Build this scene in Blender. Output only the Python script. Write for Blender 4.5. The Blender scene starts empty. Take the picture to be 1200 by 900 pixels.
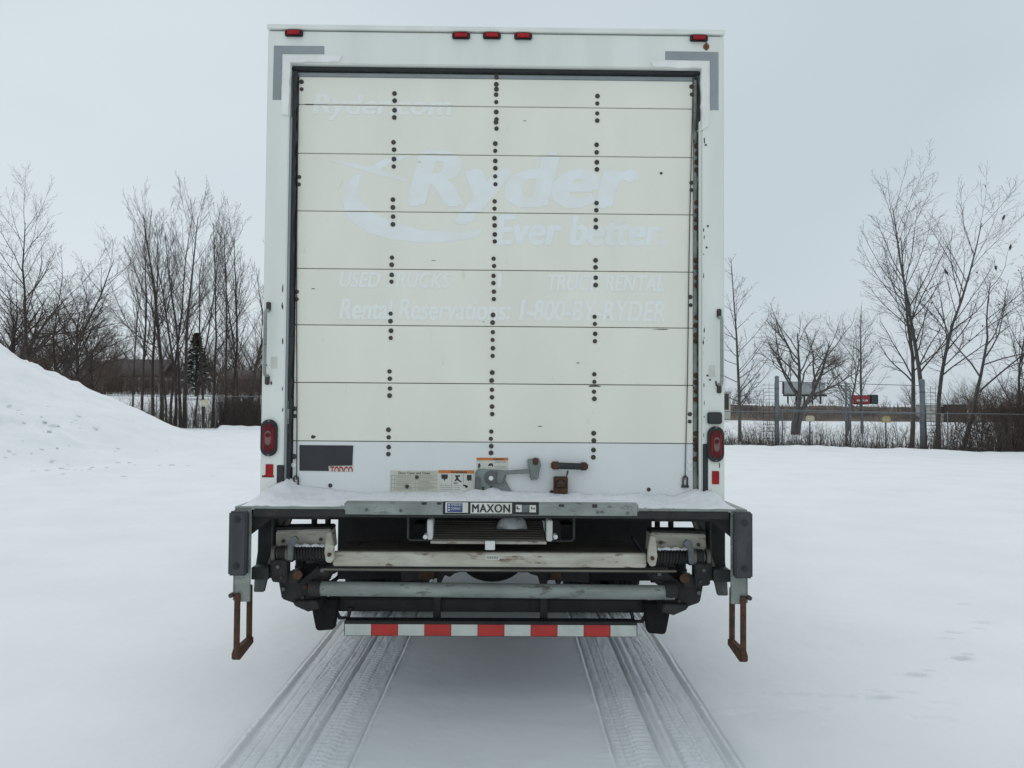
import bpy, bmesh, math, random
import numpy as np
from mathutils import Vector, Matrix

rng = random.Random(11)
nrg = np.random.default_rng(5)
scene = bpy.context.scene
COL = scene.collection

# ------------------------------------------------------------------ camera, sky, sun, exposure
CAM = Vector((0.0525, 0.0, 1.6287))
PITCH, YAW, ROLL, FPX = math.radians(1.945), math.radians(0.626), math.radians(0.434), 938.9
fwd = Vector((math.sin(YAW) * math.cos(PITCH), math.cos(YAW) * math.cos(PITCH), math.sin(PITCH)))
r0 = Vector((math.cos(YAW), -math.sin(YAW), 0)); u0 = r0.cross(fwd)
RT = math.cos(ROLL) * r0 + math.sin(ROLL) * u0
UP = -math.sin(ROLL) * r0 + math.cos(ROLL) * u0
cd = bpy.data.cameras.new("camera"); cam = bpy.data.objects.new("camera", cd); COL.objects.link(cam)
m = Matrix((RT, UP, -fwd)).transposed().to_4x4(); m.translation = CAM
cam.matrix_world = m
cd.sensor_width = 36; cd.lens = 36 * FPX / 1200; cd.clip_start = 0.05; cd.clip_end = 3000
scene.camera = cam

SUN_EL, SUN_AZ = math.radians(60), math.radians(-8)      # behind the truck, to its left (azimuth from +Y towards +X)
world = bpy.data.worlds.new("World"); scene.world = world; world.use_nodes = True
nt = world.node_tree; nt.nodes.clear()
out = nt.nodes.new("ShaderNodeOutputWorld"); bg = nt.nodes.new("ShaderNodeBackground")
sky = nt.nodes.new("ShaderNodeTexSky"); sky.sky_type = 'NISHITA'; sky.sun_disc = False
sky.sun_elevation = SUN_EL; sky.sun_rotation = SUN_AZ; sky.dust_density = 4.0; sky.air_density = 1.0; sky.ozone_density = 1.0
tc = nt.nodes.new("ShaderNodeTexCoord"); mp = nt.nodes.new("ShaderNodeMapping"); mp.inputs['Scale'].default_value = (1.0, 1.0, 2.4); mp.inputs['Location'].default_value = (1.7, 0.9, 2.3)
ns = nt.nodes.new("ShaderNodeTexNoise"); ns.inputs['Scale'].default_value = 0.75; ns.inputs['Detail'].default_value = 3
cr = nt.nodes.new("ShaderNodeValToRGB")
cr.color_ramp.elements[0].position = 0.3; cr.color_ramp.elements[0].color = (5.6, 6.42, 6.95, 1)
cr.color_ramp.elements[1].position = 0.7; cr.color_ramp.elements[1].color = (7.95, 8.75, 9.2, 1)
mx = nt.nodes.new("ShaderNodeMix"); mx.data_type = 'RGBA'; mx.inputs['Factor'].default_value = 0.94
nt.links.new(tc.outputs['Generated'], mp.inputs['Vector']); nt.links.new(mp.outputs[0], ns.inputs['Vector'])
nt.links.new(ns.outputs['Fac'], cr.inputs['Fac'])
nt.links.new(sky.outputs[0], mx.inputs['A']); nt.links.new(cr.outputs[0], mx.inputs['B'])
nt.links.new(mx.outputs['Result'], bg.inputs['Color']); bg.inputs['Strength'].default_value = 0.1
nt.links.new(bg.outputs[0], out.inputs['Surface'])
sd = bpy.data.lights.new("sun", 'SUN'); sd.energy = 0.9; sd.angle = math.radians(40); sd.color = (1, 0.97, 0.93)
so = bpy.data.objects.new("sun", sd); COL.objects.link(so)
sdir = Vector((math.sin(SUN_AZ) * math.cos(SUN_EL), math.cos(SUN_AZ) * math.cos(SUN_EL), math.sin(SUN_EL)))
so.rotation_euler = sdir.to_track_quat('Z', 'Y').to_euler(); so.location = sdir * 60
vs = scene.view_settings; vs.view_transform = 'Standard'; vs.look = 'None'; vs.exposure = 0.0; vs.gamma = 1.0; vs.use_curve_mapping = False

# ------------------------------------------------------------------ measuring helpers (photograph pixel -> place in the world)
def ray(px, py): return (fwd + RT * ((px - 600) / FPX) + UP * ((450 - py) / FPX))
def at(px, py, Y):
    d = ray(px, py); return CAM + d * ((Y - CAM.y) / d.y)
def onground(px, py, z=0.0):
    d = ray(px, py); return CAM + d * ((z - CAM.z) / d.z)
def rect(px0, py0, px1, py1, Y):
    mx_, my_ = (px0 + px1) / 2, (py0 + py1) / 2
    return at(px0, my_, Y).x, at(px1, my_, Y).x, at(mx_, py1, Y).z, at(mx_, py0, Y).z

# ------------------------------------------------------------------ materials
MATS = {}
def pm(name, base, rough=0.5, metal=0.0, var=0.1, scale=6.0, tint=None, spots=None, spot_amt=0.6, spot_scale=14, stretch=(1, 1, 1),
       bump=0.0, bscale=60, spec=0.5, coat=0.0, tw=0.5):
    """procedural paint / metal / rubber: base colour with soft uneven tint, optional rust or dirt spots, fine relief"""
    ma = bpy.data.materials.new(name); ma.use_nodes = True; t = ma.node_tree; N = t.nodes; L = t.links
    b = N['Principled BSDF']; b.inputs['Roughness'].default_value = rough; b.inputs['Metallic'].default_value = metal
    b.inputs['Specular IOR Level'].default_value = spec; b.inputs['Coat Weight'].default_value = coat
    tc = N.new('ShaderNodeTexCoord'); mp = N.new('ShaderNodeMapping'); mp.inputs['Scale'].default_value = stretch
    oi = N.new('ShaderNodeObjectInfo'); ml = N.new('ShaderNodeMath'); ml.operation = 'MULTIPLY'; ml.inputs[1].default_value = 37.0
    va = N.new('ShaderNodeVectorMath'); va.operation = 'ADD'           # every object gets its own patch of the pattern
    L.new(oi.outputs['Random'], ml.inputs[0]); L.new(tc.outputs['Object'], va.inputs[0]); L.new(ml.outputs[0], va.inputs[1]); L.new(va.outputs[0], mp.inputs['Vector'])
    n1 = N.new('ShaderNodeTexNoise'); n1.inputs['Scale'].default_value = scale; n1.inputs['Detail'].default_value = 5
    L.new(mp.outputs[0], n1.inputs['Vector'])
    c1 = N.new('ShaderNodeMix'); c1.data_type = 'RGBA'
    tint = tint or tuple(c * (1 - var) for c in base)
    c1.inputs['A'].default_value = (*base, 1); c1.inputs['B'].default_value = (*tint, 1)
    rm = N.new('ShaderNodeMapRange'); rm.inputs['From Min'].default_value = 0.5 - tw * 0.3; rm.inputs['From Max'].default_value = 0.5 + tw * 0.4
    L.new(n1.outputs['Fac'], rm.inputs['Value']); L.new(rm.outputs[0], c1.inputs['Factor'])
    last = c1.outputs['Result']
    if spots:
        n2 = N.new('ShaderNodeTexNoise'); n2.inputs['Scale'].default_value = spot_scale; n2.inputs['Detail'].default_value = 8
        n2.inputs['Roughness'].default_value = 0.65; L.new(mp.outputs[0], n2.inputs['Vector'])
        r2 = N.new('ShaderNodeMapRange'); r2.inputs['From Min'].default_value = spot_amt; r2.inputs['From Max'].default_value = spot_amt + 0.1
        L.new(n2.outputs['Fac'], r2.inputs['Value'])
        c2 = N.new('ShaderNodeMix'); c2.data_type = 'RGBA'; c2.inputs['B'].default_value = (*spots, 1)
        L.new(last, c2.inputs['A']); L.new(r2.outputs[0], c2.inputs['Factor']); last = c2.outputs['Result']
    L.new(last, b.inputs['Base Color'])
    rr = N.new('ShaderNodeMapRange'); rr.inputs['To Min'].default_value = max(0.05, rough - 0.1); rr.inputs['To Max'].default_value = min(1, rough + 0.12)
    L.new(n1.outputs['Fac'], rr.inputs['Value']); L.new(rr.outputs[0], b.inputs['Roughness'])
    if bump:
        n3 = N.new('ShaderNodeTexNoise'); n3.inputs['Scale'].default_value = bscale; n3.inputs['Detail'].default_value = 4
        L.new(tc.outputs['Object'], n3.inputs['Vector'])
        bp = N.new('ShaderNodeBump'); bp.inputs['Strength'].default_value = bump; bp.inputs['Distance'].default_value = 0.01
        L.new(n3.outputs['Fac'], bp.inputs['Height']); L.new(bp.outputs[0], b.inputs['Normal'])
    MATS[name] = ma
    return ma
RUST = (0.10, 0.045, 0.022)
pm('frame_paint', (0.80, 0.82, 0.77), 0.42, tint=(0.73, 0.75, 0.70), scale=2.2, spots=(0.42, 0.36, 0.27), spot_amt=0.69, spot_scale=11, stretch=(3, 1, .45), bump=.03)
pm('door_paint', (0.86, 0.845, 0.74), 0.46, tint=(0.805, 0.79, 0.70), scale=2.0, spots=(0.66, 0.64, 0.55), spot_amt=0.655, spot_scale=5, stretch=(1.6, 1, .5), bump=.06, bscale=5)
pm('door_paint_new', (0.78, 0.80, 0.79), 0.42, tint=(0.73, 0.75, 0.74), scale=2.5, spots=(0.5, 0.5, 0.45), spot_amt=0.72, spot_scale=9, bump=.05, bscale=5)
pm('ghost_print', (0.85, 0.885, 0.88), 0.42, tint=(0.815, 0.83, 0.795), scale=9, spots=(0.82, 0.81, 0.725), spot_amt=0.60, spot_scale=40)
pm('faded_print', (0.86, 0.88, 0.85), 0.42, tint=(0.855, 0.865, 0.815), scale=12, spots=(0.845, 0.835, 0.755), spot_amt=0.56, spot_scale=45)
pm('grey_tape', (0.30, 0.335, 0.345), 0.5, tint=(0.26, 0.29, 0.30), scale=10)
pm('white_trim', (0.86, 0.865, 0.84), 0.5, tint=(0.76, 0.765, 0.73), scale=8, spots=(0.45, 0.43, 0.38), spot_amt=0.70, spot_scale=20)
pm('black_rubber', (0.022, 0.022, 0.026), 0.7, tint=(0.04, 0.04, 0.044), scale=12, bump=.15, bscale=70)
pm('worn_rubber', (0.035, 0.035, 0.041), 0.6, tint=(0.07, 0.07, 0.077), scale=7, stretch=(4, 4, 1), bump=.3, bscale=40)
pm('mud_rubber', (0.009, 0.009, 0.010), 0.85, tint=(0.02, 0.019, 0.019), scale=6, spec=.25, bump=.3, bscale=40)
pm('plate_black', (0.018, 0.018, 0.021), 0.5, tint=(0.032, 0.032, 0.036), scale=6, spots=(0.14, 0.14, 0.14), spot_amt=0.70, spot_scale=22)
pm('red_lens', (0.40, 0.008, 0.012), 0.4, tint=(0.27, 0.006, 0.01), scale=20, spec=.3)
pm('dark_red_lens', (0.11, 0.005, 0.008), 0.35, tint=(0.06, 0.004, 0.006), scale=20, spec=.3)
pm('clear_lens', (0.22, 0.14, 0.13), 0.35, tint=(0.14, 0.10, 0.10), scale=30, spec=.3)
pm('red_tape', (0.52, 0.030, 0.022), 0.4, tint=(0.42, 0.025, 0.02), scale=14, spots=(0.2, 0.05, 0.04), spot_amt=0.72)
pm('white_tape', (0.58, 0.62, 0.57), 0.45, tint=(0.48, 0.52, 0.47), scale=14, spots=(0.3, 0.28, 0.22), spot_amt=0.70)
pm('galvanised', (0.31, 0.345, 0.315), 0.5, 0.2, tint=(0.20, 0.225, 0.205), scale=9, spots=(0.11, 0.10, 0.085), spot_amt=0.57, spot_scale=22, stretch=(.5, 1, 1.6), bump=.12, bscale=50)
pm('galvanised_dark', (0.065, 0.073, 0.071), 0.55, 0.2, tint=(0.035, 0.039, 0.038), scale=9, spots=(0.04, 0.035, 0.03), spot_amt=0.58, bump=.15)
pm('cream_paint', (0.58, 0.56, 0.475), 0.5, tint=(0.36, 0.335, 0.265), scale=9, spots=(0.15, 0.09, 0.05), spot_amt=0.565, spot_scale=16, stretch=(.5, 1, 2), bump=.15)
pm('grimy_aluminium', (0.20, 0.185, 0.155), 0.5, 0.4, tint=(0.13, 0.118, 0.098), scale=5, stretch=(.5, 1, 3), bump=.08)
pm('dark_steel', (0.013, 0.013, 0.014), 0.66, 0.1, tint=(0.035, 0.033, 0.031), scale=12, spots=(0.07, 0.045, 0.032), spot_amt=0.62, spot_scale=18, bump=.25, bscale=45)
pm('grey_steel', (0.17, 0.18, 0.18), 0.5, 0.5, tint=(0.09, 0.09, 0.088), scale=14, spots=(0.09, 0.06, 0.045), spot_amt=0.60, bump=.2)
pm('latch_steel', (0.25, 0.29, 0.27), 0.5, 0.3, tint=(0.17, 0.195, 0.18), scale=12, spots=(0.10, 0.085, 0.07), spot_amt=0.60, spot_scale=24, bump=.2)
pm('rust', RUST, 0.85, tint=(0.055, 0.03, 0.02), scale=22, spots=(0.17, 0.075, 0.032), spot_amt=0.58, spot_scale=30, bump=.5, bscale=80)
pm('rust_bright', (0.22, 0.09, 0.03), 0.85, tint=(0.10, 0.04, 0.02), scale=30, bump=.4)
pm('bolt_steel', (0.045, 0.042, 0.040), 0.55, 0.4, tint=(0.085, 0.075, 0.065), scale=25, spots=(0.11, 0.055, 0.03), spot_amt=0.56, spot_scale=30)
pm('sticker_white', (0.68, 0.68, 0.63), 0.5, tint=(0.58, 0.57, 0.5), scale=8, spots=(0.42, 0.37, 0.27), spot_amt=0.67, spot_scale=12)
pm('sticker_cream', (0.60, 0.58, 0.49), 0.5, tint=(0.50, 0.47, 0.37), scale=6, spots=(0.36, 0.30, 0.2), spot_amt=0.66, spot_scale=12)
pm('sticker_orange', (0.62, 0.20, 0.045), 0.5, tint=(0.50, 0.17, 0.05), scale=12)
pm('sticker_blue', (0.035, 0.06, 0.20), 0.5, tint=(0.05, 0.075, 0.21), scale=12)
pm('ink_black', (0.02, 0.02, 0.022), 0.6, tint=(0.04, 0.04, 0.04), scale=30)
pm('ink_grey', (0.20, 0.20, 0.19), 0.6, tint=(0.3, 0.3, 0.28), scale=30)
pm('ink_red', (0.40, 0.05, 0.035), 0.6, tint=(0.32, 0.05, 0.04), scale=30)
pm('bark', (0.068, 0.053, 0.044), 0.9, tint=(0.04, 0.031, 0.026), scale=3, bump=.4, bscale=15)
pm('bark_grey', (0.105, 0.098, 0.092), 0.9, tint=(0.06, 0.054, 0.050), scale=3, bump=.4, bscale=15)
pm('twig', (0.085, 0.060, 0.048), 0.9, tint=(0.05, 0.037, 0.031), scale=2)
pm('twig_warm', (0.100, 0.068, 0.050), 0.9, tint=(0.06, 0.042, 0.034), scale=1.5)
pm('dry_leaf', (0.055, 0.038, 0.03), 0.9, tint=(0.03, 0.02, 0.018), scale=3)
pm('needles', (0.018, 0.030, 0.020), 0.85, tint=(0.03, 0.04, 0.026), scale=3)
pm('dry_weed', (0.13, 0.10, 0.075), 0.9, tint=(0.075, 0.057, 0.045), scale=1.2)
pm('far_weed', (0.135, 0.105, 0.083), 0.95, tint=(0.06, 0.046, 0.040), scale=.22, tw=.35)
pm('post_galv', (0.16, 0.185, 0.20), 0.55, 0.2, tint=(0.11, 0.13, 0.145), scale=5)
pm('wire_galv', (0.13, 0.14, 0.145), 0.6, 0.3, tint=(0.09, 0.095, 0.10), scale=5)
pm('marker_yellow', (0.58, 0.44, 0.15), 0.6, tint=(0.50, 0.42, 0.24), scale=10)
pm('marker_pale', (0.60, 0.55, 0.38), 0.6, tint=(0.5, 0.45, 0.28), scale=10)
pm('house_wall', (0.50, 0.48, 0.45), 0.8, tint=(0.42, 0.40, 0.37), scale=2)
pm('house_wall_tan', (0.24, 0.20, 0.17), 0.8, tint=(0.19, 0.16, 0.14), scale=2)
pm('house_roof', (0.062, 0.050, 0.047), 0.9, tint=(0.04, 0.033, 0.031), scale=2)
pm('window_dark', (0.03, 0.035, 0.04), 0.15, tint=(0.05, 0.055, 0.06), scale=1)
pm('sign_grey', (0.40, 0.42, 0.43), 0.6, tint=(0.33, 0.35, 0.36), scale=.8)
pm('trailer_red', (0.42, 0.035, 0.04), 0.5, tint=(0.34, 0.03, 0.04), scale=1)
pm('cab_green', (0.03, 0.07, 0.06), 0.5, tint=(0.02, 0.05, 0.045), scale=1)
pm('concrete', (0.33, 0.33, 0.32), 0.85, tint=(0.26, 0.255, 0.245), scale=.6)

def snow_material(name, col, tint, nscale, fine=0.4):
    ma = pm(name, col, 0.75, tint=tint, scale=nscale, spec=0.25)
    t = ma.node_tree; N = t.nodes; L = t.links; b = N['Principled BSDF']
    tc = [n for n in N if n.type == 'TEX_COORD'][0]
    hs = None
    for sc_, st in ((1.1, .45), (6, .30), (22, .25), (110, fine)):
        n = N.new('ShaderNodeTexNoise'); n.inputs['Scale'].default_value = sc_; n.inputs['Detail'].default_value = 4
        L.new(tc.outputs['Object'], n.inputs['Vector'])
        bp = N.new('ShaderNodeBump'); bp.inputs['Strength'].default_value = st; bp.inputs['Distance'].default_value = 0.12 / sc_
        L.new(n.outputs['Fac'], bp.inputs['Height'])
        if hs: L.new(hs.outputs[0], bp.inputs['Normal'])
        hs = bp
    L.new(hs.outputs[0], b.inputs['Normal'])
    return ma
snow_material('snow', (0.728, 0.750, 0.766), (0.685, 0.708, 0.728), 0.9)
snow_material('snow_pack', (0.80, 0.81, 0.825), (0.72, 0.735, 0.755), 5.0, .7)

# ------------------------------------------------------------------ mesh builders
WO = {}            # world origin of every object that can be a parent
def origin(o): return WO.get(o.name, Vector((0, 0, 0)))
def tag(o, label=None, cat=None, group=None, kind=None):
    if label: o['label'] = label
    if cat: o['category'] = cat
    if group: o['group'] = group
    if kind: o['kind'] = kind
    return o
def thing(name, loc, label, cat, group=None):
    o = bpy.data.objects.new(name, None); COL.objects.link(o); o.location = loc; WO[o.name] = Vector(loc)
    o.empty_display_size = .2
    return tag(o, label, cat, group)
def link_mesh(name, me, mat, parent=None, org=None):
    """me holds world coordinates; its origin is moved to org (default: middle of its foot)"""
    n = len(me.vertices); co = np.empty(n * 3, dtype=np.float32); me.vertices.foreach_get('co', co); co = co.reshape(-1, 3)
    lo, hi = co.min(0), co.max(0)
    if org is None: org = ((lo[0] + hi[0]) / 2, (lo[1] + hi[1]) / 2, lo[2])
    org = Vector([float(v) for v in org]); co -= np.array(org, dtype=np.float32); me.vertices.foreach_set('co', co.ravel())
    me.name = name; me.materials.clear(); me.materials.append(MATS[mat])
    o = bpy.data.objects.new(name, me); COL.objects.link(o); WO[o.name] = org
    if parent is not None: o.parent = parent; o.location = org - origin(parent)
    else: o.location = org
    me.update()
    return o

class MB:
    def __init__(s): s.v = []; s.f = []
    def add(s, vs, fs):
        b = len(s.v); s.v += [tuple(v) for v in vs]; s.f += [tuple(i + b for i in f) for f in fs]; return s
    def box(s, x0, x1, y0, y1, z0, z1):
        if x0 > x1: x0, x1 = x1, x0
        if y0 > y1: y0, y1 = y1, y0
        if z0 > z1: z0, z1 = z1, z0
        return s.add([(x0, y0, z0), (x1, y0, z0), (x1, y1, z0), (x0, y1, z0), (x0, y0, z1), (x1, y0, z1), (x1, y1, z1), (x0, y1, z1)],
                     [(3, 2, 1, 0), (4, 5, 6, 7), (0, 1, 5, 4), (1, 2, 6, 5), (2, 3, 7, 6), (3, 0, 4, 7)])
    def prism(s, poly, y0, y1):
        """outline in x,z extruded along y"""
        a = sum(poly[i][0] * poly[(i + 1) % len(poly)][1] - poly[(i + 1) % len(poly)][0] * poly[i][1] for i in range(len(poly)))
        if a < 0: poly = poly[::-1]
        n = len(poly)
        vs = [(x, y0, z) for x, z in poly] + [(x, y1, z) for x, z in poly]
        fs = [tuple(range(n)), tuple(range(2 * n - 1, n - 1, -1))] + [(i, i + n, (i + 1) % n + n, (i + 1) % n) for i in range(n)]
        return s.add(vs, fs)
    def prismx(s, poly, x0, x1):
        """outline in y,z extruded along x"""
        a = sum(poly[i][0] * poly[(i + 1) % len(poly)][1] - poly[(i + 1) % len(poly)][0] * poly[i][1] for i in range(len(poly)))
        if a < 0: poly = poly[::-1]
        n = len(poly)
        vs = [(x0, y, z) for y, z in poly] + [(x1, y, z) for y, z in poly]
        fs = [tuple(range(n - 1, -1, -1)), tuple(range(n, 2 * n))] + [(i, (i + 1) % n, (i + 1) % n + n, i + n) for i in range(n)]
        return s.add(vs, fs)
    def tube(s, pts, r, n=10, cap=True):
        pts = [Vector(p) for p in pts]; rs = r if isinstance(r, (list, tuple)) else [r] * len(pts)
        base = len(s.v); prev = None
        for i, p in enumerate(pts):
            t = (pts[min(i + 1, len(pts) - 1)] - pts[max(i - 1, 0)]).normalized()
            if prev is None:
                a = Vector((0, 0, 1)) if abs(t.z) < .9 else Vector((1, 0, 0))
                u = t.cross(a).normalized()
            else: u = (prev - t * prev.dot(t)).normalized()
            w = t.cross(u); prev = u
            for k in range(n):
                an = 2 * math.pi * (k + .5) / n
                s.v.append(tuple(p + (u * math.cos(an) + w * math.sin(an)) * rs[i]))
        for i in range(len(pts) - 1):
            for k in range(n):
                a = base + i * n + k; b = base + i * n + (k + 1) % n
                s.f.append((a, b, b + n, a + n))
        if cap:
            s.f.append(tuple(base + k for k in range(n - 1, -1, -1)))
            e = base + (len(pts) - 1) * n; s.f.append(tuple(e + k for k in range(n)))
        return s
    def lathe_x(s, prof, c, n=32):
        """profile of (x, radius) turned about the x axis through c"""
        base = len(s.v)
        for x, r in prof:
            for k in range(n):
                an = 2 * math.pi * k / n
                s.v.append((c[0] + x, c[1] + r * math.cos(an), c[2] + r * math.sin(an)))
        for i in range(len(prof) - 1):
            for k in range(n):
                a = base + i * n + k; b = base + i * n + (k + 1) % n
                s.f.append((a, b, b + n, a + n))
        return s
    def disc_y(s, x, z, r, y0, y1, n=14, dome=0.0):
        """stud standing out of a wall towards the viewer's side (y0 is the wall, y1 the head)"""
        vs = [(x + r * math.cos(2 * math.pi * k / n), y, z + r * math.sin(2 * math.pi * k / n)) for y in (y0, y1) for k in range(n)]
        fs = [(k, (k + 1) % n, (k + 1) % n + n, k + n) for k in range(n)]
        if dome:
            vs.append((x, y1 + (y1 - y0) / abs(y1 - y0) * dome, z)); fs += [(n + k, n + (k + 1) % n, 2 * n) for k in range(n)]
        else: fs.append(tuple(range(n, 2 * n)))
        return s.add(vs, fs)
    def build(s, name, mat, parent=None, bevel=0.0, seg=2, smooth=True, org=None, fix=True):
        me = bpy.data.meshes.new(name); me.from_pydata(s.v, [], s.f)
        if fix or bevel:
            bm = bmesh.new(); bm.from_mesh(me); bmesh.ops.recalc_face_normals(bm, faces=bm.faces)
            if bevel:
                ed = [e for e in bm.edges if len(e.link_faces) == 2 and e.calc_face_angle(0) > .7]
                bmesh.ops.bevel(bm, geom=ed, offset=bevel, segments=seg, affect='EDGES', clamp_overlap=True)
            bm.to_mesh(me); bm.free()
        if smooth:
            me.polygons.foreach_set('use_smooth', [True] * len(me.polygons)); me.set_sharp_from_angle(angle=.6)
        return link_mesh(name, me, mat, parent, org)

def stadium(cx, cz, w, h, n=10):
    r = w / 2; pts = []
    for k in range(n + 1): a = math.pi * k / n; pts.append((cx + r * math.cos(a), cz + h / 2 - r + r * math.sin(a)))
    for k in range(n + 1): a = math.pi + math.pi * k / n; pts.append((cx + r * math.cos(a), cz - h / 2 + r + r * math.sin(a)))
    return pts

def lettering(name, body, px, Y, mat, parent, bold=.02, shear=0.0, cuts=(), depth=.0006, spacing=1.0, keep_above=None, heavy=0):
    """flat printed lettering: letters as thin shapes on a wall facing the road (-y), fitted into a measured rectangle"""
    cu = bpy.data.curves.new(name, 'FONT'); cu.body = body; cu.offset = bold; cu.shear = shear; cu.extrude = 0.01; cu.space_character = spacing
    cu.resolution_u = 5
    tmp = bpy.data.objects.new(name, cu); COL.objects.link(tmp)
    me = bpy.data.meshes.new_from_object(tmp)
    bpy.data.objects.remove(tmp); bpy.data.curves.remove(cu)
    x0, x1, z0, z1 = rect(*px, Y)
    n = len(me.vertices); co = np.empty(n * 3, dtype=np.float32); me.vertices.foreach_get('co', co); co = co.reshape(-1, 3)
    lo, hi = co.min(0), co.max(0)
    new = np.empty_like(co)
    new[:, 0] = x0 + (co[:, 0] - lo[0]) / (hi[0] - lo[0]) * (x1 - x0)
    new[:, 2] = z0 + (co[:, 1] - lo[1]) / (hi[1] - lo[1]) * (z1 - z0)
    new[:, 1] = Y - depth * (co[:, 2] - lo[2]) / (hi[2] - lo[2])
    me.vertices.foreach_set('co', new.ravel()); me.update()
    if heavy:                                           # heavy type: the same letters laid again a hair to each side
        base = me.copy()
        bm = bmesh.new(); hs_ = heavy * (z1 - z0)
        for k_, (ddx, ddz) in enumerate(((0, 0), (-1, 0), (1, 0), (.3, .45), (-.3, -.45))):
            nb = len(bm.verts); bm.from_mesh(base); bm.verts.ensure_lookup_table()
            for v in bm.verts[nb:]: v.co.x += ddx * hs_; v.co.z += ddz * hs_; v.co.y -= .0002 * k_ if v.co.y < Y - depth * .5 else 0
        bm.to_mesh(me); bm.free(); bpy.data.meshes.remove(base)
    bm = bmesh.new(); bm.from_mesh(me)
    for zc in cuts:                                     # print is split where one door panel ends and the next begins
        if z0 - .01 < zc < z1 + .01:
            for off in (-.004, .004):
                bmesh.ops.bisect_plane(bm, geom=bm.verts[:] + bm.edges[:] + bm.faces[:], plane_co=(0, 0, zc + off), plane_no=(0, 0, 1))
            bmesh.ops.delete(bm, geom=[f for f in bm.faces if abs(f.calc_center_median().z - zc) < .0038], context='FACES')
    if keep_above is not None:
        bmesh.ops.bisect_plane(bm, geom=bm.verts[:] + bm.edges[:] + bm.faces[:], plane_co=(0, 0, keep_above), plane_no=(0, 0, -1), clear_outer=True)
    bm.to_mesh(me); bm.free()
    return link_mesh(name, me, mat, parent)

def smooth(a, b, x):
    t = np.clip((x - a) / (b - a), 0, 1); return t * t * (3 - 2 * t)
def vnoise(x, y, seed=0):
    """smooth value noise on arrays"""
    xi = np.floor(x).astype(np.int64); yi = np.floor(y).astype(np.int64); fx = x - xi; fy = y - yi
    fx = fx * fx * (3 - 2 * fx); fy = fy * fy * (3 - 2 * fy)
    def h(a, b):
        n = (a * 374761393 + b * 668265263 + seed * 1442695041) & 0x7fffffff
        n = ((n ^ (n >> 13)) * 1274126177) & 0x7fffffff
        return ((n ^ (n >> 16)) & 0xffff) / 65535.0
    return (h(xi, yi) * (1 - fx) + h(xi + 1, yi) * fx) * (1 - fy) + (h(xi, yi + 1) * (1 - fx) + h(xi + 1, yi + 1) * fx) * fy
def fnoise(x, y, seed=0, oct=4):
    s = 0; a = .5
    for o in range(oct): s = s + a * (vnoise(x * 2 ** o, y * 2 ** o, seed + o) - .5); a *= .5
    return s
def grid_mesh(xs, ys, Z):
    nx, ny = len(xs), len(ys); X, Yy = np.meshgrid(xs, ys)
    co = np.stack([X, Yy, Z], -1).reshape(-1, 3).astype(np.float32)
    i = np.arange(nx - 1)[None, :] + np.arange(ny - 1)[:, None] * nx
    q = np.stack([i, i + 1, i + nx + 1, i + nx], -1).reshape(-1, 4)
    me = bpy.data.meshes.new('grid'); me.vertices.add(len(co)); me.vertices.foreach_set('co', co.ravel())
    me.loops.add(q.size); me.loops.foreach_set('vertex_index', q.ravel().astype(np.int32))
    me.polygons.add(len(q)); me.polygons.foreach_set('loop_start', np.arange(0, q.size, 4, dtype=np.int32))
    me.polygons.foreach_set('use_smooth', np.ones(len(q), dtype=bool)); me.update(calc_edges=True); me.validate()
    return me
# ------------------------------------------------------------------ the ground: one sheet of snow, with the truck's wheel tracks and footprints pressed into it
def terrain(x, y):
    left = smooth(3.0, -9.0, x)
    z = left * (0.62 * smooth(14, 38, y) + 3.5 * smooth(40, 125, y))
    z = z + .05 * fnoise(x / 3.1, y / 3.1, 3) * smooth(4, 12, np.hypot(x, y)) + .16 * fnoise(x / 9., y / 9., 8) * smooth(12, 30, y)
    return z
TYRES = [(-1.07, .25), (-0.745, .25), (.715, .25), (1.03, .25)]
FEET = [(930, 814, .22, .028, 1.0), (905, 834, .22, .03, .8), (975, 816, .12, .025, .7), (950, 830, .10, .03, .5), (1030, 818, .09, .032, 1.6), (1022, 810, .07, .03, .8), (1062, 812, .07, .03, .8),
        (1073, 791, .075, .034, 1.5), (1088, 786, .05, .03, .8), (1128, 772, .065, .04, 2.2), (1134, 767, .05, .03, 1.2), (1118, 741, .07, .035, 1.4), (1108, 748, .06, .03, 1.0), (1152, 729, .07, .035, 1.3), (1148, 736, .05, .03, .9),
        (1132, 708, .06, .035, 1.3), (1086, 677, .09, .035, 1.0), (1064, 665, .09, .035, 1.0), (1028, 645, .12, .035, 1.0), (1090, 843, .12, .05, .7), (1105, 826, .09, .05, .7), (965, 624, .1, .04, .6), (880, 632, .08, .04, .5)]
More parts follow.
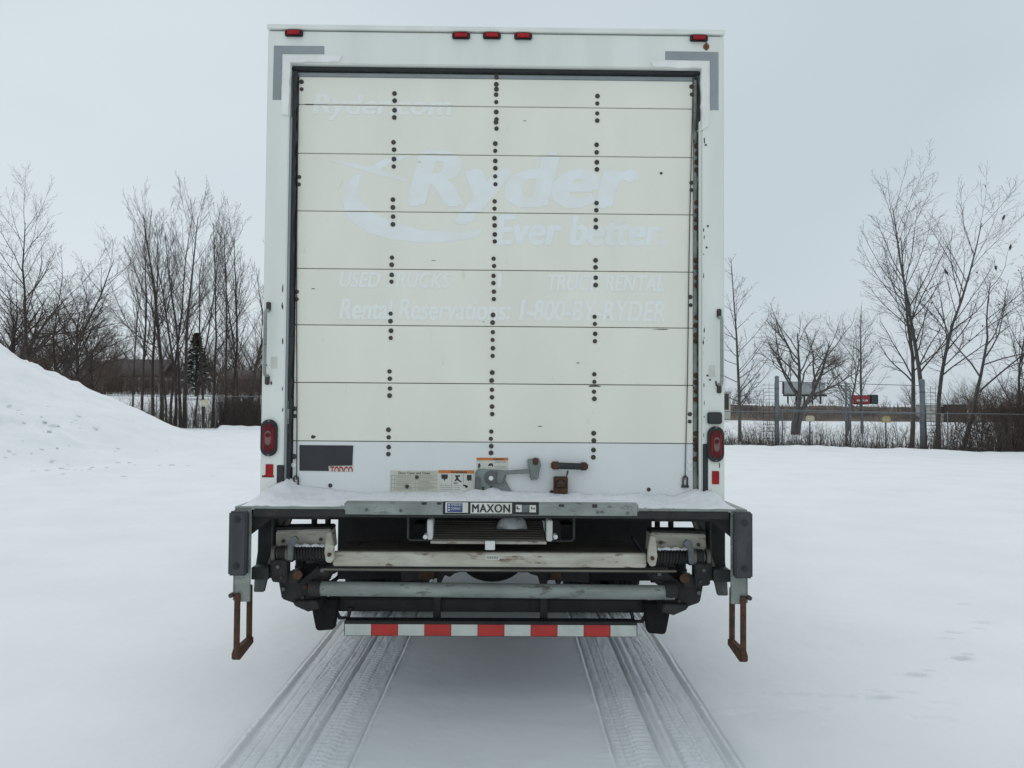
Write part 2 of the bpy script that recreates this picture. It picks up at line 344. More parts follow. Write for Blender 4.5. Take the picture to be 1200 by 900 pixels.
def near_relief(X, Y):
    z = np.zeros_like(X)
    fade = smooth(-3, 0, Y) * smooth(14.0, 13.5, Y)
    wob = .012 * np.sin(Y * 1.3) + .008 * fnoise(Y * 2.0, 0 * Y, 21)
    for k, (c, w) in enumerate(TYRES):
        jit = .003 * fnoise(Y * 7.0, 0 * Y + k * 3.3, 23 + k)
        u = (X - c - wob * (1 if k % 2 else .7) - jit) / (w / 2)
        a = np.abs(u)
        floor_ = smooth(1.02, .97, a)
        lip = np.exp(-((a - 1.09) / .05) ** 2)
        soft = vnoise(Y * 3.7, 0 * X + k * 7.3, 31 + k)
        worn = .15 + .85 * smooth(.32, .60, vnoise(Y * .8 + k * 3.1, X * 6.0, 60 + k))
        # tread: lateral lugs on one band of each tyre, rain grooves left as hair-thin ribs and cuts
        ph = Y * 2 * np.pi / .046 + 2.6 * np.sin(u * 2.6) * (1 if k % 2 else -1) + 2.0 * fnoise(X * 9, Y * 6, 90 + k)
        band = smooth(-.12, -.02, u * (1 if k in (0, 3) else -1) * (1 if k < 2 else -1)) * smooth(.84, .76, a) + .35 * smooth(.80, .70, a)
        lugs = smooth(-.05, .25, np.sin(ph)) * band
        cut = np.exp(-((a - .90) / .035) ** 2) * 1.0 + np.exp(-((u - .03) / .045) ** 2) * .8 + np.exp(-((u + .48) / .042) ** 2) * .6
        z += fade * (-.014 * floor_ + floor_ * worn * .0085 * lugs - .0095 * cut * (.45 + .55 * soft) + .0065 * lip * (.2 + soft)
                     + .009 * floor_ * fnoise(X * 34, Y * 18, 77 + k))
        crumb = np.clip(fnoise(X * 55, Y * 55, 130 + k) - .12, 0, 1) * np.exp(-((a - 1.12) / .16) ** 2)
        z += fade * .05 * crumb
    for c, wd, hgt in ((-1.225, .006, -.012), (-1.168, .006, -.011), (-.955, .006, -.010), (-.915, .010, .008), (-.885, .006, -.010), (.855, .006, -.010), (.88, .009, .008), (.905, .006, -.010), (1.115, .006, -.010), (1.185, .006, -.011)):
        amp = smooth(.25, .6, vnoise(Y * .9 + c * 31, 0 * X + 2.5, 44))
        z += fade * amp * hgt * np.exp(-((X - c - wob) / wd) ** 2)
    for px, py, L, W, k in FEET:
        k *= .72
        g = onground(px, py); dx, dy = X - g.x, Y - g.y
        e = np.sqrt((dx / L) ** 2 + (dy / W) ** 2)
        n = fnoise(X * 30, Y * 30, int(px))
        z += k * (-.016 * smooth(1.15, .7, e + n * .8) + .010 * np.exp(-((e - 1.35) / .28) ** 2) * (0.5 + n * 2.2))
    z += .0016 * fnoise(X * 18, Y * 18, 5) + .010 * fnoise(X * 1.1, Y * 1.1, 9) * smooth(1.35, 1.8, np.abs(X))
    return z
def axis(segs):
    o = []
    for a, b, st in segs: o += list(np.arange(a, b - 1e-6, st))
    return np.array(o + [segs[-1][1]])
def growing(a, b, st, g):
    o = [a]; s_ = st
    while abs(o[-1] - a) < abs(b - a): o.append(o[-1] + s_ * (1 if b > a else -1)); s_ *= g
    return o
xs = np.array(sorted(set(np.round(np.concatenate([growing(-1.26, -420, .05, 1.12)[1:], axis([(-1.26, -.59, .0052), (-.59, .56, .05), (.56, 1.22, .0052), (1.22, 1.32, .02), (1.32, 3.9, .017)]), growing(3.9, 420, .05, 1.13)[1:]]), 4))))
ys = np.array(sorted(set(np.round(np.concatenate([growing(2.6, -60, .08, 1.2)[1:], axis([(2.6, 5.6, .0095), (5.6, 8.0, .016), (8.0, 14.0, .04)]), growing(14.0, 700, .12, 1.06)[1:]]), 4))))
X, Y = np.meshgrid(xs, ys)
Z = terrain(X, Y)
nm = (np.abs(X) < 4.2) & (Y > -4) & (Y < 14.2)
Z[nm] += near_relief(X[nm], Y[nm])
ground = link_mesh('snow_ground', grid_mesh(xs, ys, Z), 'snow', org=(0, 0, 0)); tag(ground, kind='structure')

# the heap that the plough pushed up
PC = Vector((-18.5, 25.5, 0))
pxs = np.linspace(-34, -4.5, 300); pys = np.linspace(12, 44, 300); PX, PY = np.meshgrid(pxs, pys)
dist = np.sqrt(((PX - PC.x) / 1.0) ** 2 + ((PY - PC.y) / 1.25) ** 2) + .9 * fnoise(PX / 4, PY / 4, 13) + .30 * fnoise(PX / 1.1, PY / 1.1, 14)
H = 4.75 * np.clip(1 - dist / 8.9, 0, 1) ** 1.28
H += (.34 * fnoise(PX / 1.0, PY / 1.0, 15) + .55 * fnoise(PX / .42, PY / .42, 16) * smooth(.42, .75, vnoise(PX / 2.5, PY / 2.5, 19))) * smooth(0, 1.0, H) - .035
pile = link_mesh('snow_bank', grid_mesh(pxs, pys, terrain(PX, PY) + H), 'snow', org=(PC.x, PC.y, 0)); tag(pile, kind='structure')
# snow ridge left by the plough along the fence, with lumps
rx = np.linspace(-14, 30, 320); rv = np.linspace(-1, 1, 16); RX, RV = np.meshgrid(rx, rv)
def fence_y(x): return np.where(x > 0, 41.5 - .42 * x, 41.5 + 0 * x)
RH = (.10 + .30 * np.clip(fnoise(RX / 2.2, RV * 0, 51) + .25, 0, 1)) * (1 - RV ** 2) * (1 + .8 * fnoise(RX * 1.3, RV * 2, 52)) - .03
RYY = fence_y(RX) - 1.0 + RV * 1.1
me = grid_mesh(rx, rv, RH); co = np.stack([RX, RYY, RH + terrain(RX, RYY)], -1).reshape(-1).astype(np.float32); me.vertices.foreach_set('co', co)
tag(link_mesh('snow_ridge', me, 'snow', org=(8, 39, 0)), kind='structure')

# the brown bank of the road far off, right of the truck
bx = np.linspace(24, 210, 200); bv = np.array([0, .25, .5, .75, 1., 1.5, 2.5, 4.0]); BX, BV = np.meshgrid(bx, bv)
BH = np.clip(BV, 0, 1) * (3.3 + 1.2 * fnoise(BX / 12, BV * 0, 5)) + .7 * fnoise(BX / 3, BV * 3, 6) * (BV < 1.2) - .1
BY = 172 + BV * 9 + 2.5 * fnoise(BX / 15, BV, 7)
me = grid_mesh(bx, bv, BH); me.vertices.foreach_set('co', np.stack([BX, BY, BH], -1).reshape(-1).astype(np.float32))
tag(link_mesh('road_bank', me, 'far_weed', org=(100, 175, 0)), kind='structure')
rd = MB().box(20, 230, 186, 199, 2.4, 3.02).build('far_road', 'snow_pack', bevel=0); tag(rd, kind='structure')
# snow thrown up along the far road's edge
kx = np.linspace(52, 96, 150); kv = np.array([0, .15, .5, .85, 1.]); KX, KV = np.meshgrid(kx, kv)
KH = 3.0 + np.sin(KV * np.pi) * (.55 + .8 * np.clip(fnoise(KX / 5, KV * 0, 71), -.3, 1)); KY = 182.5 + KV * 2
me = grid_mesh(kx, kv, KH); me.vertices.foreach_set('co', np.stack([KX, KY, KH + .15], -1).reshape(-1).astype(np.float32))
tag(link_mesh('snow_berm', me, 'snow', org=(75, 183, 3)), kind='structure')
# broken chunks and clods the plough left on the heap
cr_ = random.Random(12); V_, F_ = [], []
def heap(x, y):
    j = int(np.clip(np.searchsorted(pxs, x), 0, len(pxs) - 1)); i = int(np.clip(np.searchsorted(pys, y), 0, len(pys) - 1)); return float(terrain(np.array([x]), np.array([y]))[0] + max(0, H[i, j]))
for k in range(95):
    px, py = (cr_.gauss(75, 45), cr_.gauss(512, 10)) if k < 60 else (cr_.uniform(0, 260), cr_.uniform(470, 545))
    yy = cr_.uniform(19.5, 24.5) if k < 60 else cr_.uniform(18, 29); xx = at(px, 500, yy).x; zz = heap(xx, yy); s_ = cr_.uniform(.025, .07) * (1.8 if cr_.random() < .1 else 1); zz -= s_ * .25
    base = len(V_)
    for lat in (-.5, .25, .8):
        for q_ in range(6):
            an = 6.283 * q_ / 6 + lat; rr = s_ * math.sqrt(max(.05, 1 - lat * lat)) * cr_.uniform(.7, 1.25)
            V_.append((xx + rr * math.cos(an) * 1.3, yy + rr * math.sin(an), zz + lat * s_ * .8))
    for l_ in (0, 6):
        for q_ in range(6): F_.append((base + l_ + q_, base + l_ + (q_ + 1) % 6, base + l_ + 6 + (q_ + 1) % 6, base + l_ + 6 + q_))
    F_.append(tuple(base + 12 + q_ for q_ in range(6)))
cm = bpy.data.meshes.new('chunks'); cm.from_pydata(V_, [], F_)
tag(link_mesh('snow_chunks', cm, 'snow'), 'broken clods of snow scattered over the ploughed snow bank', 'snow', kind='stuff')
# ------------------------------------------------------------------ the truck
YR = 4.5                                  # plane of the rear frame
T = thing('box_truck', (0, YR, 0), 'white box truck with a folded liftgate and faded lettering on its roll-up rear door', 'truck')
def pbox(mb, px, Yf, depth):
    x0, x1, z0, z1 = rect(*px, Yf); mb.box(x0, x1, Yf, Yf + depth, z0, z1); return x0, x1, z0, z1
def pp(pts, Y): return [(lambda q: (q.x, q.z))(at(a, b, Y)) for a, b in pts]
ZT, ZF, HW = 3.822, 1.13, 1.30             # roof, floor, half width
OX = 1.172                                # half width of the door opening
ZO = at(580, 77.5, YR).z                  # top of the opening
YD = YR + .055                            # door skin
# cargo box shell
b = MB()
b.box(-HW + .004, -HW + .05, YR + .14, YR + 7.2, ZF, ZT - .03).box(HW - .05, HW - .004, YR + .14, YR + 7.2, ZF, ZT - .03)
b.box(-HW + .052, HW - .052, YR + .14, YR + 7.2, ZT - .075, ZT - .03).box(-HW + .052, HW - .052, YR + 7.15, YR + 7.2, ZF, ZT - .08)
b.build('cargo_box', 'frame_paint', T, .004)
fl = MB().box(-HW + .06, HW - .06, YR + .02, YR + 7.14, ZF - .045, ZF - .002)
for k in range(15): fl.box(-1.22, 1.22, YR + .35 + k * .46, YR + .41 + k * .46, ZF - .16, ZF - .047)
fl.build('floor_frame', 'dark_steel', T, .003)
# rear frame: posts, header, drip lip
b = MB()
b.prism([(-HW, ZF - .01), (-OX, ZF - .01), (-OX, ZO), (OX, ZO), (OX, ZF - .01), (HW, ZF - .01), (HW, ZT - .04), (-HW, ZT - .04)], YR, YR + .138)
fr = b.build('rear_frame', 'frame_paint', T, .006)
lip = MB().prismx([(YR - .014, ZT - .037), (YR - .014, ZT - .010), (YR + .01, ZT), (YR + .2, ZT), (YR + .2, ZT - .035), (YR, ZT - .035)], -HW - .004, HW + .004)
lip.build('drip_lip', 'frame_paint', fr, .003)
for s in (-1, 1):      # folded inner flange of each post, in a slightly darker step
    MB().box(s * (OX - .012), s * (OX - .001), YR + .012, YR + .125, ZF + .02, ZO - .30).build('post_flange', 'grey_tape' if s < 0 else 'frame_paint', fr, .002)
# black rubber seal around the opening
b = MB().box(-OX + .002, OX - .002, YR + .030, YR + .05, ZO - .022, ZO)
b.build('top_seal', 'black_rubber', fr, .003)
b = MB().box(-OX + .03, OX - .03, YD - .002, YD + .03, ZO - .051, ZO - .026)
b.build('header_strip', 'grey_tape', fr, .003)
def ragged(s, xa, xb, za, zb, y0, y1, n=60, amp=.006):
    left, right = [], []
    for i in range(n + 1):
        z = za + (zb - za) * i / n
        left.append((xa, z)); right.append((xb + s * rng.uniform(-amp, amp), z))
    return MB().prism(left + right[::-1], y0, y1)
ragged(-1, -OX + .0125, -OX + .032, ZF + .06, ZO - .03, YR + .025, YR + .04).build('side_seal', 'black_rubber', fr)
# right side: the seal has come loose at the top, the track shows
MB().prism(pp([(826, 88), (827, 150), (815, 152), (818, 118), (820, 90)], YR + .03), YR + .03, YR + .042).build('side_seal', 'black_rubber', fr, .002)
ragged(1, OX - .0125, OX - .016, ZF + .06, ZO - .35, YR + .03, YR + .045, amp=.003).build('side_seal', 'black_rubber', fr)
for s in (-1, 1):
    x0 = s * (OX - .014)
    MB().box(x0, s * (OX - .036), YD + .001, YD + .03, ZF + .05, ZO - .04).build('door_track', 'black_rubber' if s < 0 else 'galvanised', fr, .003)
pbox_ = MB(); pbox(pbox_, (824, 520, 830, 581), YR - .004, .03); pbox_.build('corner_guard', 'black_rubber', fr, .003)
pbox_ = MB(); pbox(pbox_, (324, 545, 332, 578), YR - .004, .03); pbox_.build('corner_guard', 'black_rubber', fr, .003)
for py0, py1, mt in ((470, 478, 'grey_steel'), (479, 497, 'galvanised'), (503, 508, 'bolt_steel'), (430, 446, 'galvanised_dark')):
    b = MB(); pbox(b, (333.2, py0, 338.6, py1), YR + .018, .006); b.build('track_bracket', mt, fr, .002)
# grey reflective tape and white sealing strips at the upper corners
for s, tpx, spx in ((-1, [(321, 53.5), (380, 54), (380, 63.5), (331, 63.2), (329.5, 117), (319.5, 117)], [(331.5, 64.5), (401, 65.5), (398, 72.5), (341, 73), (337.5, 134), (329.5, 134)]),
                    (1, [(779.5, 60), (842, 61), (842, 129), (832, 129), (832, 71), (779.5, 70)], [(763, 71.5), (831, 71.5), (831, 148), (822.5, 153), (822, 80.5), (765, 78.5)])):
    MB().prism(pp(tpx, YR - .001), YR - .0016, YR - .0002).build('corner_tape', 'grey_tape', T)
    crumpled = []
    for i_ in range(len(spx)):                        # loose rubber strip: its edge runs unevenly
        (xa_, ya_), (xb_, yb_) = spx[i_], spx[(i_ + 1) % len(spx)]
        n_ = max(1, int(math.hypot(xb_ - xa_, yb_ - ya_) / 7))
        for k_ in range(n_): crumpled.append((xa_ + (xb_ - xa_) * k_ / n_ + rng.uniform(-.7, .7), ya_ + (yb_ - ya_) * k_ / n_ + rng.uniform(-.7, .7)))
    MB().prism(pp(crumpled, YR - .010), YR - .014, YR + .02).build('corner_seal', 'white_trim', T, .002)
# roll-up door: eight panels
D = MB().box(-1.135, 1.135, YD + .032, YD + .045, ZF + .01, ZO - .02).build('roll_up_door', 'ink_black', T)
seam_px = [122.3, 179.5, 247, 314.5, 380.5, 448, 516.6]
seams = [at(349, y, YD).z for y in seam_px]
edges_z = [ZO - .028] + seams + [ZF + .004]
XE = 1.092
for i in range(8):
    z1, z0 = edges_z[i] - .0022, edges_z[i + 1] + .0022
    b = MB().box(-1.134, 1.134, YD, YD + .03, z0, z1 - (.022 if i == 0 else 0))
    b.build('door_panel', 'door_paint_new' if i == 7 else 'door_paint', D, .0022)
# lift cables down both ends of the door
for xa, xb, s in ((348.5, 347.3, 0), (812, 803, 1)):
    p0, p1 = at(xa, 84, YD - .007), at(xb, 562, YD - .007)
    pts = [(p0.x + (p1.x - p0.x) * f + (.002 * math.sin(f * 9 + s)), YD - .007, p0.z + (p1.z - p0.z) * f) for f in np.linspace(0, 1, 12)]
    MB().tube(pts, .0026, 6).build('lift_cable', 'bolt_steel', D)
# hinge bolts
b = MB(); gb = MB()
def bolt(px, py, r=.0135, y=YD, mbx=None):
    q = at(px, py, y); (mbx or b).disc_y(q.x + rng.uniform(-.002, .002), q.z + rng.uniform(-.002, .002), r * rng.uniform(.88, 1.05), y + .001, y - .004, 12, .004)
cols = ((462.5, 455.5, 0), (581.5, 575.5, 1), (700, 695.5, 0))
for xt, xb, mid in cols:
    for i, sy in enumerate(seam_px):
        dy = (xt - 349) / 466 * 6.6
        x = xt + (xb - xt) * (sy - 122) / 395
        for d in (-14, -5.6, 5.6, 14):
            if mid and i == 6 and d > 0: continue
            bolt(x, sy + dy + d * 1.02)
        if mid and i < 6:
            nx = seam_px[i + 1]
            for f in ((.36, .49) if i else (.31, .44)): bolt(x, sy + dy + (nx - sy) * f)
    if mid:
        for y in (86, 90, 98, 103.5): bolt(xt, y + 1)
        for y in (523, 531): bolt(xb, y)
for x, y in ((353.3, 96), (350.7, 207.5), (348, 342), (345.3, 479), (810.5, 102), (810, 214.3), (809, 348.5), (808.5, 485.3)):
    for d in (0, 8.7): bolt(x, y + d, .0125)
for x, y in ((387.5, 569), (760, 573.5)): bolt(x, y, .012)
b.build('hinge_bolts', 'bolt_steel', D); bpy.data.objects['hinge_bolts']['kind'] = 'stuff'
b = MB()
for y in (171, 179.5, 190, 199, 237.5, 247, 258, 266.5, 305, 313.5, 325, 334, 372, 381, 392.5, 400, 440, 448, 459, 468, 508, 516, 521, 527, 538): bolt(816.6 - (y - 170) * .004, y, .0155, YD - .001, b)
b.build('track_bolts', 'rust', fr); bpy.data.objects['track_bolts']['kind'] = 'stuff'
# small corner lugs at the foot of the door
for px in (347.5, 802.5):
    q = at(px, 562, YD); tb = MB(); tb.tube([(q.x - .012, YD - .008, q.z - .03), (q.x - .012, YD - .012, q.z + .012), (q.x, YD - .012, q.z + .024), (q.x + .012, YD - .012, q.z + .012), (q.x + .012, YD - .008, q.z - .03)], .005, 6)
    tb.box(q.x - .02, q.x + .02, YD - .014, YD - .001, q.z - .045, q.z - .031); tb.build('lug', 'bolt_steel', D)
for px, py in ((344.5, 535), (344.5, 545), (808.5, 541), (808.5, 550)):
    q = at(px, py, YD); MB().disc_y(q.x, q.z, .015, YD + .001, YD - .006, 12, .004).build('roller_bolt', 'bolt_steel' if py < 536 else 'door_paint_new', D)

# ------- printing on the door
YP = YD - .0004
def ghost(name, body, px, mat='ghost_print', **k): return lettering(name, body, px, YP, mat, D, cuts=seams, **k)
ghost('lettering', 'Ryder.com', (367, 111, 529, 141.5), 'faded_print', bold=.01, heavy=.025, shear=.18)
ghost('lettering', 'Ryder', (482, 180, 747, 261), bold=0, shear=.2, heavy=.066)
ghost('lettering', 'Ever better.', (581, 253, 779, 287.5), bold=.006, heavy=.05, shear=.18)
ghost('lettering', 'USED TRUCKS', (398, 319, 528, 337), 'faded_print', bold=.01, heavy=.035, shear=.22)
ghost('lettering', 'TRUCK RENTAL', (642, 322, 778, 341), 'faded_print', bold=.01, heavy=.035, shear=.22)
ghost('lettering', 'l', (583, 319, 588, 337), 'faded_print', bold=.0)
ghost('lettering', 'Rental Reservations: 1-800-BY-RYDER', (398, 351, 779, 375.5), 'faded_print', bold=.01, heavy=.03, shear=.2)
def outline(name, pts, mat, parent, Y, cuts=(), th=.0006):
    o = MB().prism(pp(pts, Y), Y - th, Y).build(name, mat, parent, smooth=False)
    me = o.data; bm = bmesh.new(); bm.from_mesh(me); oz = WO[o.name].z
    bmesh.ops.triangulate(bm, faces=[f for f in bm.faces if len(f.verts) > 4])
    for zc in cuts:
        for off in (-.004, .004):
            bmesh.ops.bisect_plane(bm, geom=bm.verts[:] + bm.edges[:] + bm.faces[:], plane_co=(0, 0, zc - oz + off), plane_no=(0, 0, 1))
        bmesh.ops.delete(bm, geom=[f for f in bm.faces if abs(f.calc_center_median().z - zc + oz) < .0038], context='FACES')
    bm.to_mesh(me); bm.free(); return o
Zm = lambda pts: [(380 + a / 2.857, 170 + c / 2.857) for a, c in pts]
outline('swoosh', Zm([(128, 95), (100, 103), (76, 138), (62, 180), (70, 225), (100, 262), (150, 293), (230, 317), (330, 327), (430, 322), (512, 308), (530, 284), (500, 285), (430, 291), (330, 285), (240, 262), (170, 230), (130, 195), (113, 160), (116, 125)]), 'ghost_print', D, YP, seams)
outline('swoosh', Zm([(12, 51), (90, 62), (150, 72), (200, 48), (290, 32), (285, 38), (215, 64), (190, 84), (275, 116), (279, 124), (150, 92), (85, 70)]), 'ghost_print', D, YP, seams)

# ------- plate, stickers, latch, handles on the bottom panel
q = pp([(351, 521.5), (414, 522), (413, 545.5), (385, 546), (385.5, 552), (351, 551.5)], YD)
pl = MB().prism(q, YD - .004, YD - .0005).build('black_plate', 'plate_black', T, .001)
MB().prism(pp([(384.5, 545.2), (414.5, 545), (414, 553.2), (386.5, 553)], YD), YD - .0015, YD - .0003).build('torn_label', 'sticker_white', T)
lab = bpy.data.objects['torn_label']
lettering('lettering', 'TODCO', (387, 546.5, 413.5, 557), YD - .0016, 'ink_red', lab, bold=.03, keep_above=at(400, 552.6, YD).z)
# chart of instructions
b = MB(); x0, x1, z0, z1 = pbox(b, (457, 551.5, 513, 576), YD - .0012, .001); ch = b.build('instruction_label', 'sticker_cream', T)
lettering('lettering', 'Door Open and Close', (467, 552.8, 504, 556.6), YD - .0013, 'ink_black', ch, bold=.012)
b = MB()
for f in (.24, .44, .62, .80): zz = z1 - (z1 - z0) * f; b.box(x0 + .006, x1 - .004, YD - .0018, YD - .0013, zz - .0009, zz + .0009)
for f in (.03, .10, .53): xx = x0 + (x1 - x0) * f; b.box(xx - .0008, xx + .0008, YD - .0021, YD - .0019, z0 + .004, z1 - .03)
b.build('ruled_lines', 'ink_grey', ch)['kind'] = 'stuff'
b = MB(); r_ = random.Random(4)
for f in (.30, .50, .68, .86):
    for g0, g1 in ((.13, .5), (.58, .95)):
        for d in (0, .055): b.box(x0 + (x1 - x0) * g0, x0 + (x1 - x0) * (g1 - r_.uniform(0, .15)), YD - .0018, YD - .0013, z1 - (z1 - z0) * (f + d) - .001, z1 - (z1 - z0) * (f + d) + .001)
b.build('small_print', 'ink_grey', ch)['kind'] = 'stuff'
for a, c in ((488.5, 559), (477, 570)): q = at(a, c, YD); MB().disc_y(q.x, q.z, .011, YD - .001, YD - .006, 10, .003).build('screw', 'bolt_steel', ch)
def warning(px, pict):
    b = MB(); x0, x1, z0, z1 = pbox(b, px, YD - .0012, .001); w = b.build('warning_label', 'sticker_white', T)
    zh = z1 - (.018 if pict else .016)
    MB().box(x0, x1, YD - .0017, YD - .0012, zh, z1 + .0).build('header_band', 'sticker_orange', w)
    return w, x0, x1, z0, zh
w, x0, x1, z0, zh = warning((513.6, 551, 555.5, 576), 1)
lettering('lettering', 'WARNING', (528, 552, 547, 554.7), YD - .0018, 'ink_black', w, bold=.03)
b = MB()
def fx(a): return x0 + (x1 - x0) * a
def fz(a): return zh - (zh - z0) * a
def mark(pts): MB().prism([(fx(a), fz(c)) for a, c in pts], YD - .0018, YD - .0013).build('pictogram', 'ink_black', w)
mark([(.08, .06), (.27, .06), (.26, .3), (.2, .32), (.18, .44), (.15, .32), (.09, .3)])
mark([(.46, .1), (.62, .1), (.6, .18), (.55, .2), (.57, .32), (.66, .46), (.63, .5), (.53, .38), (.47, .44), (.45, .4), (.5, .28)])
mark([(.80, .08), (.93, .08), (.93, .42), (.88, .36), (.84, .42), (.80, .34)])
mark([(.70, .62), (.80, .64), (.84, .74), (.78, .82), (.74, .72), (.68, .68)])
mark([(.42, .52), (.53, .5), (.55, .55), (.43, .57)])
for f in (.66, .78, .9): b.box(fx(.05), fx(.36), YD - .0018, YD - .0013, fz(f) - .001, fz(f) + .001); b.box(fx(.44), fx(.62), YD - .0018, YD - .0013, fz(f) - .001, fz(f) + .001)
b.build('small_print', 'ink_grey', w)['kind'] = 'stuff'
b = MB(); b.box(fx(.375), fx(.385), YD - .0018, YD - .0013, fz(.03), fz(.97)); b.box(fx(.70), fx(.71), YD - .0018, YD - .0013, fz(.03), fz(.55)); b.build('ruled_lines', 'ink_grey', w)['kind'] = 'stuff'
w, x0, x1, z0, zh = warning((558.5, 536.3, 595.5, 551), 0)
lettering('lettering', 'WARNING', (578, 537.2, 590, 539.3), YD - .0018, 'ink_black', w, bold=.02)
b = MB()
mark([(.05, .35), (.11, .3), (.13, .6), (.07, .85), (.05, .8)])
mark([(.36, .55), (.40, .3), (.50, .28), (.53, .5), (.50, .72), (.48, .5), (.40, .6)])
for f in (.12, .2, .6, .75): b.box(fx(.58), fx(.94), YD - .0018, YD - .0013, fz(f) - .001, fz(f) + .001)
b.build('small_print', 'ink_grey', w)['kind'] = 'stuff'

# latch: cast plate with a turning hub and a long lever that runs into a keeper
YL = YD - .022
plate = MB().prism(pp([(557, 552), (562, 549.5), (588, 551), (594, 554), (592, 563), (596, 570), (600, 577), (556, 577)], YL), YL, YD - .001)
la = plate.build('door_latch', 'latch_steel', T, .004)
q = at(575.5, 560, YL)
hub = MB().disc_y(q.x, q.z, .040, YL, YL - .012, 24).disc_y(q.x, q.z, .029, YL - .012, YL - .018, 24); hub.build('hub', 'grey_steel', la, .003)
MB().disc_y(q.x, q.z, .013, YL - .018, YL - .026, 16).build('hub_pin', 'white_trim', la, .002)
q2 = at(560, 562, YL)
MB().disc_y(q2.x, q2.z, .016, YL, YL - .008, 16).prism([(q2.x - .014, q2.z - .05), (q2.x + .014, q2.z - .05), (q2.x + .012, q2.z), (q2.x - .012, q2.z)], YL - .010, YL).build('pivot', 'grey_steel', la, .002)
MB().prism(pp([(583, 551), (592, 551.5), (620, 549.3), (621, 554.5), (592, 556), (588, 566), (582, 566)], YL), YL - .016, YL - .001).build('lever', 'latch_steel', la, .003)
kp = MB().prism(pp([(618, 538), (624, 537.5), (627, 536), (632, 537), (634, 545), (632, 552), (631, 560), (628, 563), (626, 559), (624, 563), (621, 561), (621, 551), (618.5, 546)], YL), YL - .022, YD - .001)
kp = kp.build('keeper', 'latch_steel', la, .004)
q = at(628, 540, YL); MB().box(q.x - .018, q.x + .012, YL - .036, YL - .023, q.z - .02, q.z + .016).build('keeper_bolt', 'rust', la, .004)
for a, c in ((575.5, 571), (566, 572)): q = at(a, c, YL); MB().disc_y(q.x, q.z, .008, YL, YL - .004, 8).build('screw', 'ink_black', la)
# black pull handle with rusty feet
h0, h1 = at(650, 545, YD), at(683.5, 546, YD)
hd = MB().tube([(h0.x + .01, YD - .05, h0.z), (h1.x - .01, YD - .05, h1.z)], .019, 12).build('pull_handle', 'black_rubber', T, .003)
for hq in (h0, h1): MB().box(hq.x - .022, hq.x + .026 * (1 if hq is h0 else .8), YD - .070, YD - .001, hq.z - .021, hq.z + .022).build('handle_foot', 'rust', hd, .008)
# rusty stop block
q = rect(649, 559, 665.5, 578, YD - .05)
sb = MB().box(q[0], q[1], YD - .052, YD - .001, q[2], q[3]).box(q[0] + .01, q[1] - .01, YD - .060, YD - .053, q[2] + .03, q[3] - .02).box(q[0] - .02, q[0], YD - .03, YD - .001, q[2], q[2] + .012).build('stop_block', 'rust', T, .005)
MB().disc_y((q[0] + q[1]) / 2, q[3] - .03, .012, YD - .060, YD - .066, 10).build('bolt', 'bolt_steel', sb)
q = at(664.5, 555, YD); MB().prism([(q.x - .006, q.z - .016), (q.x, q.z - .018), (q.x + .009, q.z + .014), (q.x + .002, q.z + .018)], YD - .004, YD - .0005).build('hook', 'ink_black', sb)

# marker lamps on the header
for px, py in ((345, 40), (540.5, 43), (576.5, 43), (613, 43.6), (818.5, 46)):
    q = at(px, py, YR)
    mk = MB().box(q.x - .051, q.x + .051, YR - .018, YR - .0005, q.z - .018, q.z + .018).build('marker_light', 'black_rubber', T, .005)
    MB().box(q.x - .040, q.x + .040, YR - .030, YR - .0185, q.z - .0165, q.z + .0165).build('lens', 'red_lens', mk, .009, 3)
q = at(827.5, 55, YR)
MB().disc_y(q.x, q.z, .017, YR - .0003, YR - .006, 14, .004).box(q.x - .004, q.x + .007, YR - .003, YR - .0005, q.z - .02, q.z + .024).build('rusty_screw', 'rust_bright', T)
# tail lamps
for px, py, hgt in ((316, 513, 43), (838, 520.5, 42)):
    q = at(px, py, YR); hh = hgt * YR / FPX
    tl = MB().prism(stadium(q.x, q.z, .094, hh), YR - .022, YR - .0005).build('tail_light', 'black_rubber', T, .006)
    MB().prism(stadium(q.x, q.z, .058, hh - .05), YR - .032, YR - .023).build('lens', 'red_lens', tl, .005)
    for dz in (-.052, .052): MB().box(q.x - .02, q.x + .02, YR - .0345, YR - .0325, q.z + dz - .022, q.z + dz + .020).build('lens', 'dark_red_lens', tl, .004)
    MB().prism(stadium(q.x, q.z, .036, .085), YR - .037, YR - .0330).build('clear_lens', 'clear_lens', tl, .005)
    for dz in (-.018, .016): MB().disc_y(q.x, q.z + dz, .013, YR - .037, YR - .040, 16).build('bulb_ring', 'clear_lens' if dz < 0 else 'dark_red_lens', tl)
    for dz in (-1, 1): MB().disc_y(q.x, q.z + dz * (hh / 2 - .008), .007, YR - .022, YR - .026, 8).build('screw', 'grey_steel', tl)
b = MB(); pbox(b, (829.5, 483, 846.5, 497), YR - .02, .0195); b.build('black_cover', 'black_rubber', T, .006)
for px in ((311, 544, 320, 559), (834.5, 552, 843, 567.5)):
    b = MB(); pbox(b, px, YR - .005, .0045); b.build('reflector', 'red_lens', T, .002)
b = MB(); pbox(b, (307, 557, 321, 559.5), YR - .001, .0008); b.build('rust_streak', 'rust_bright', T)
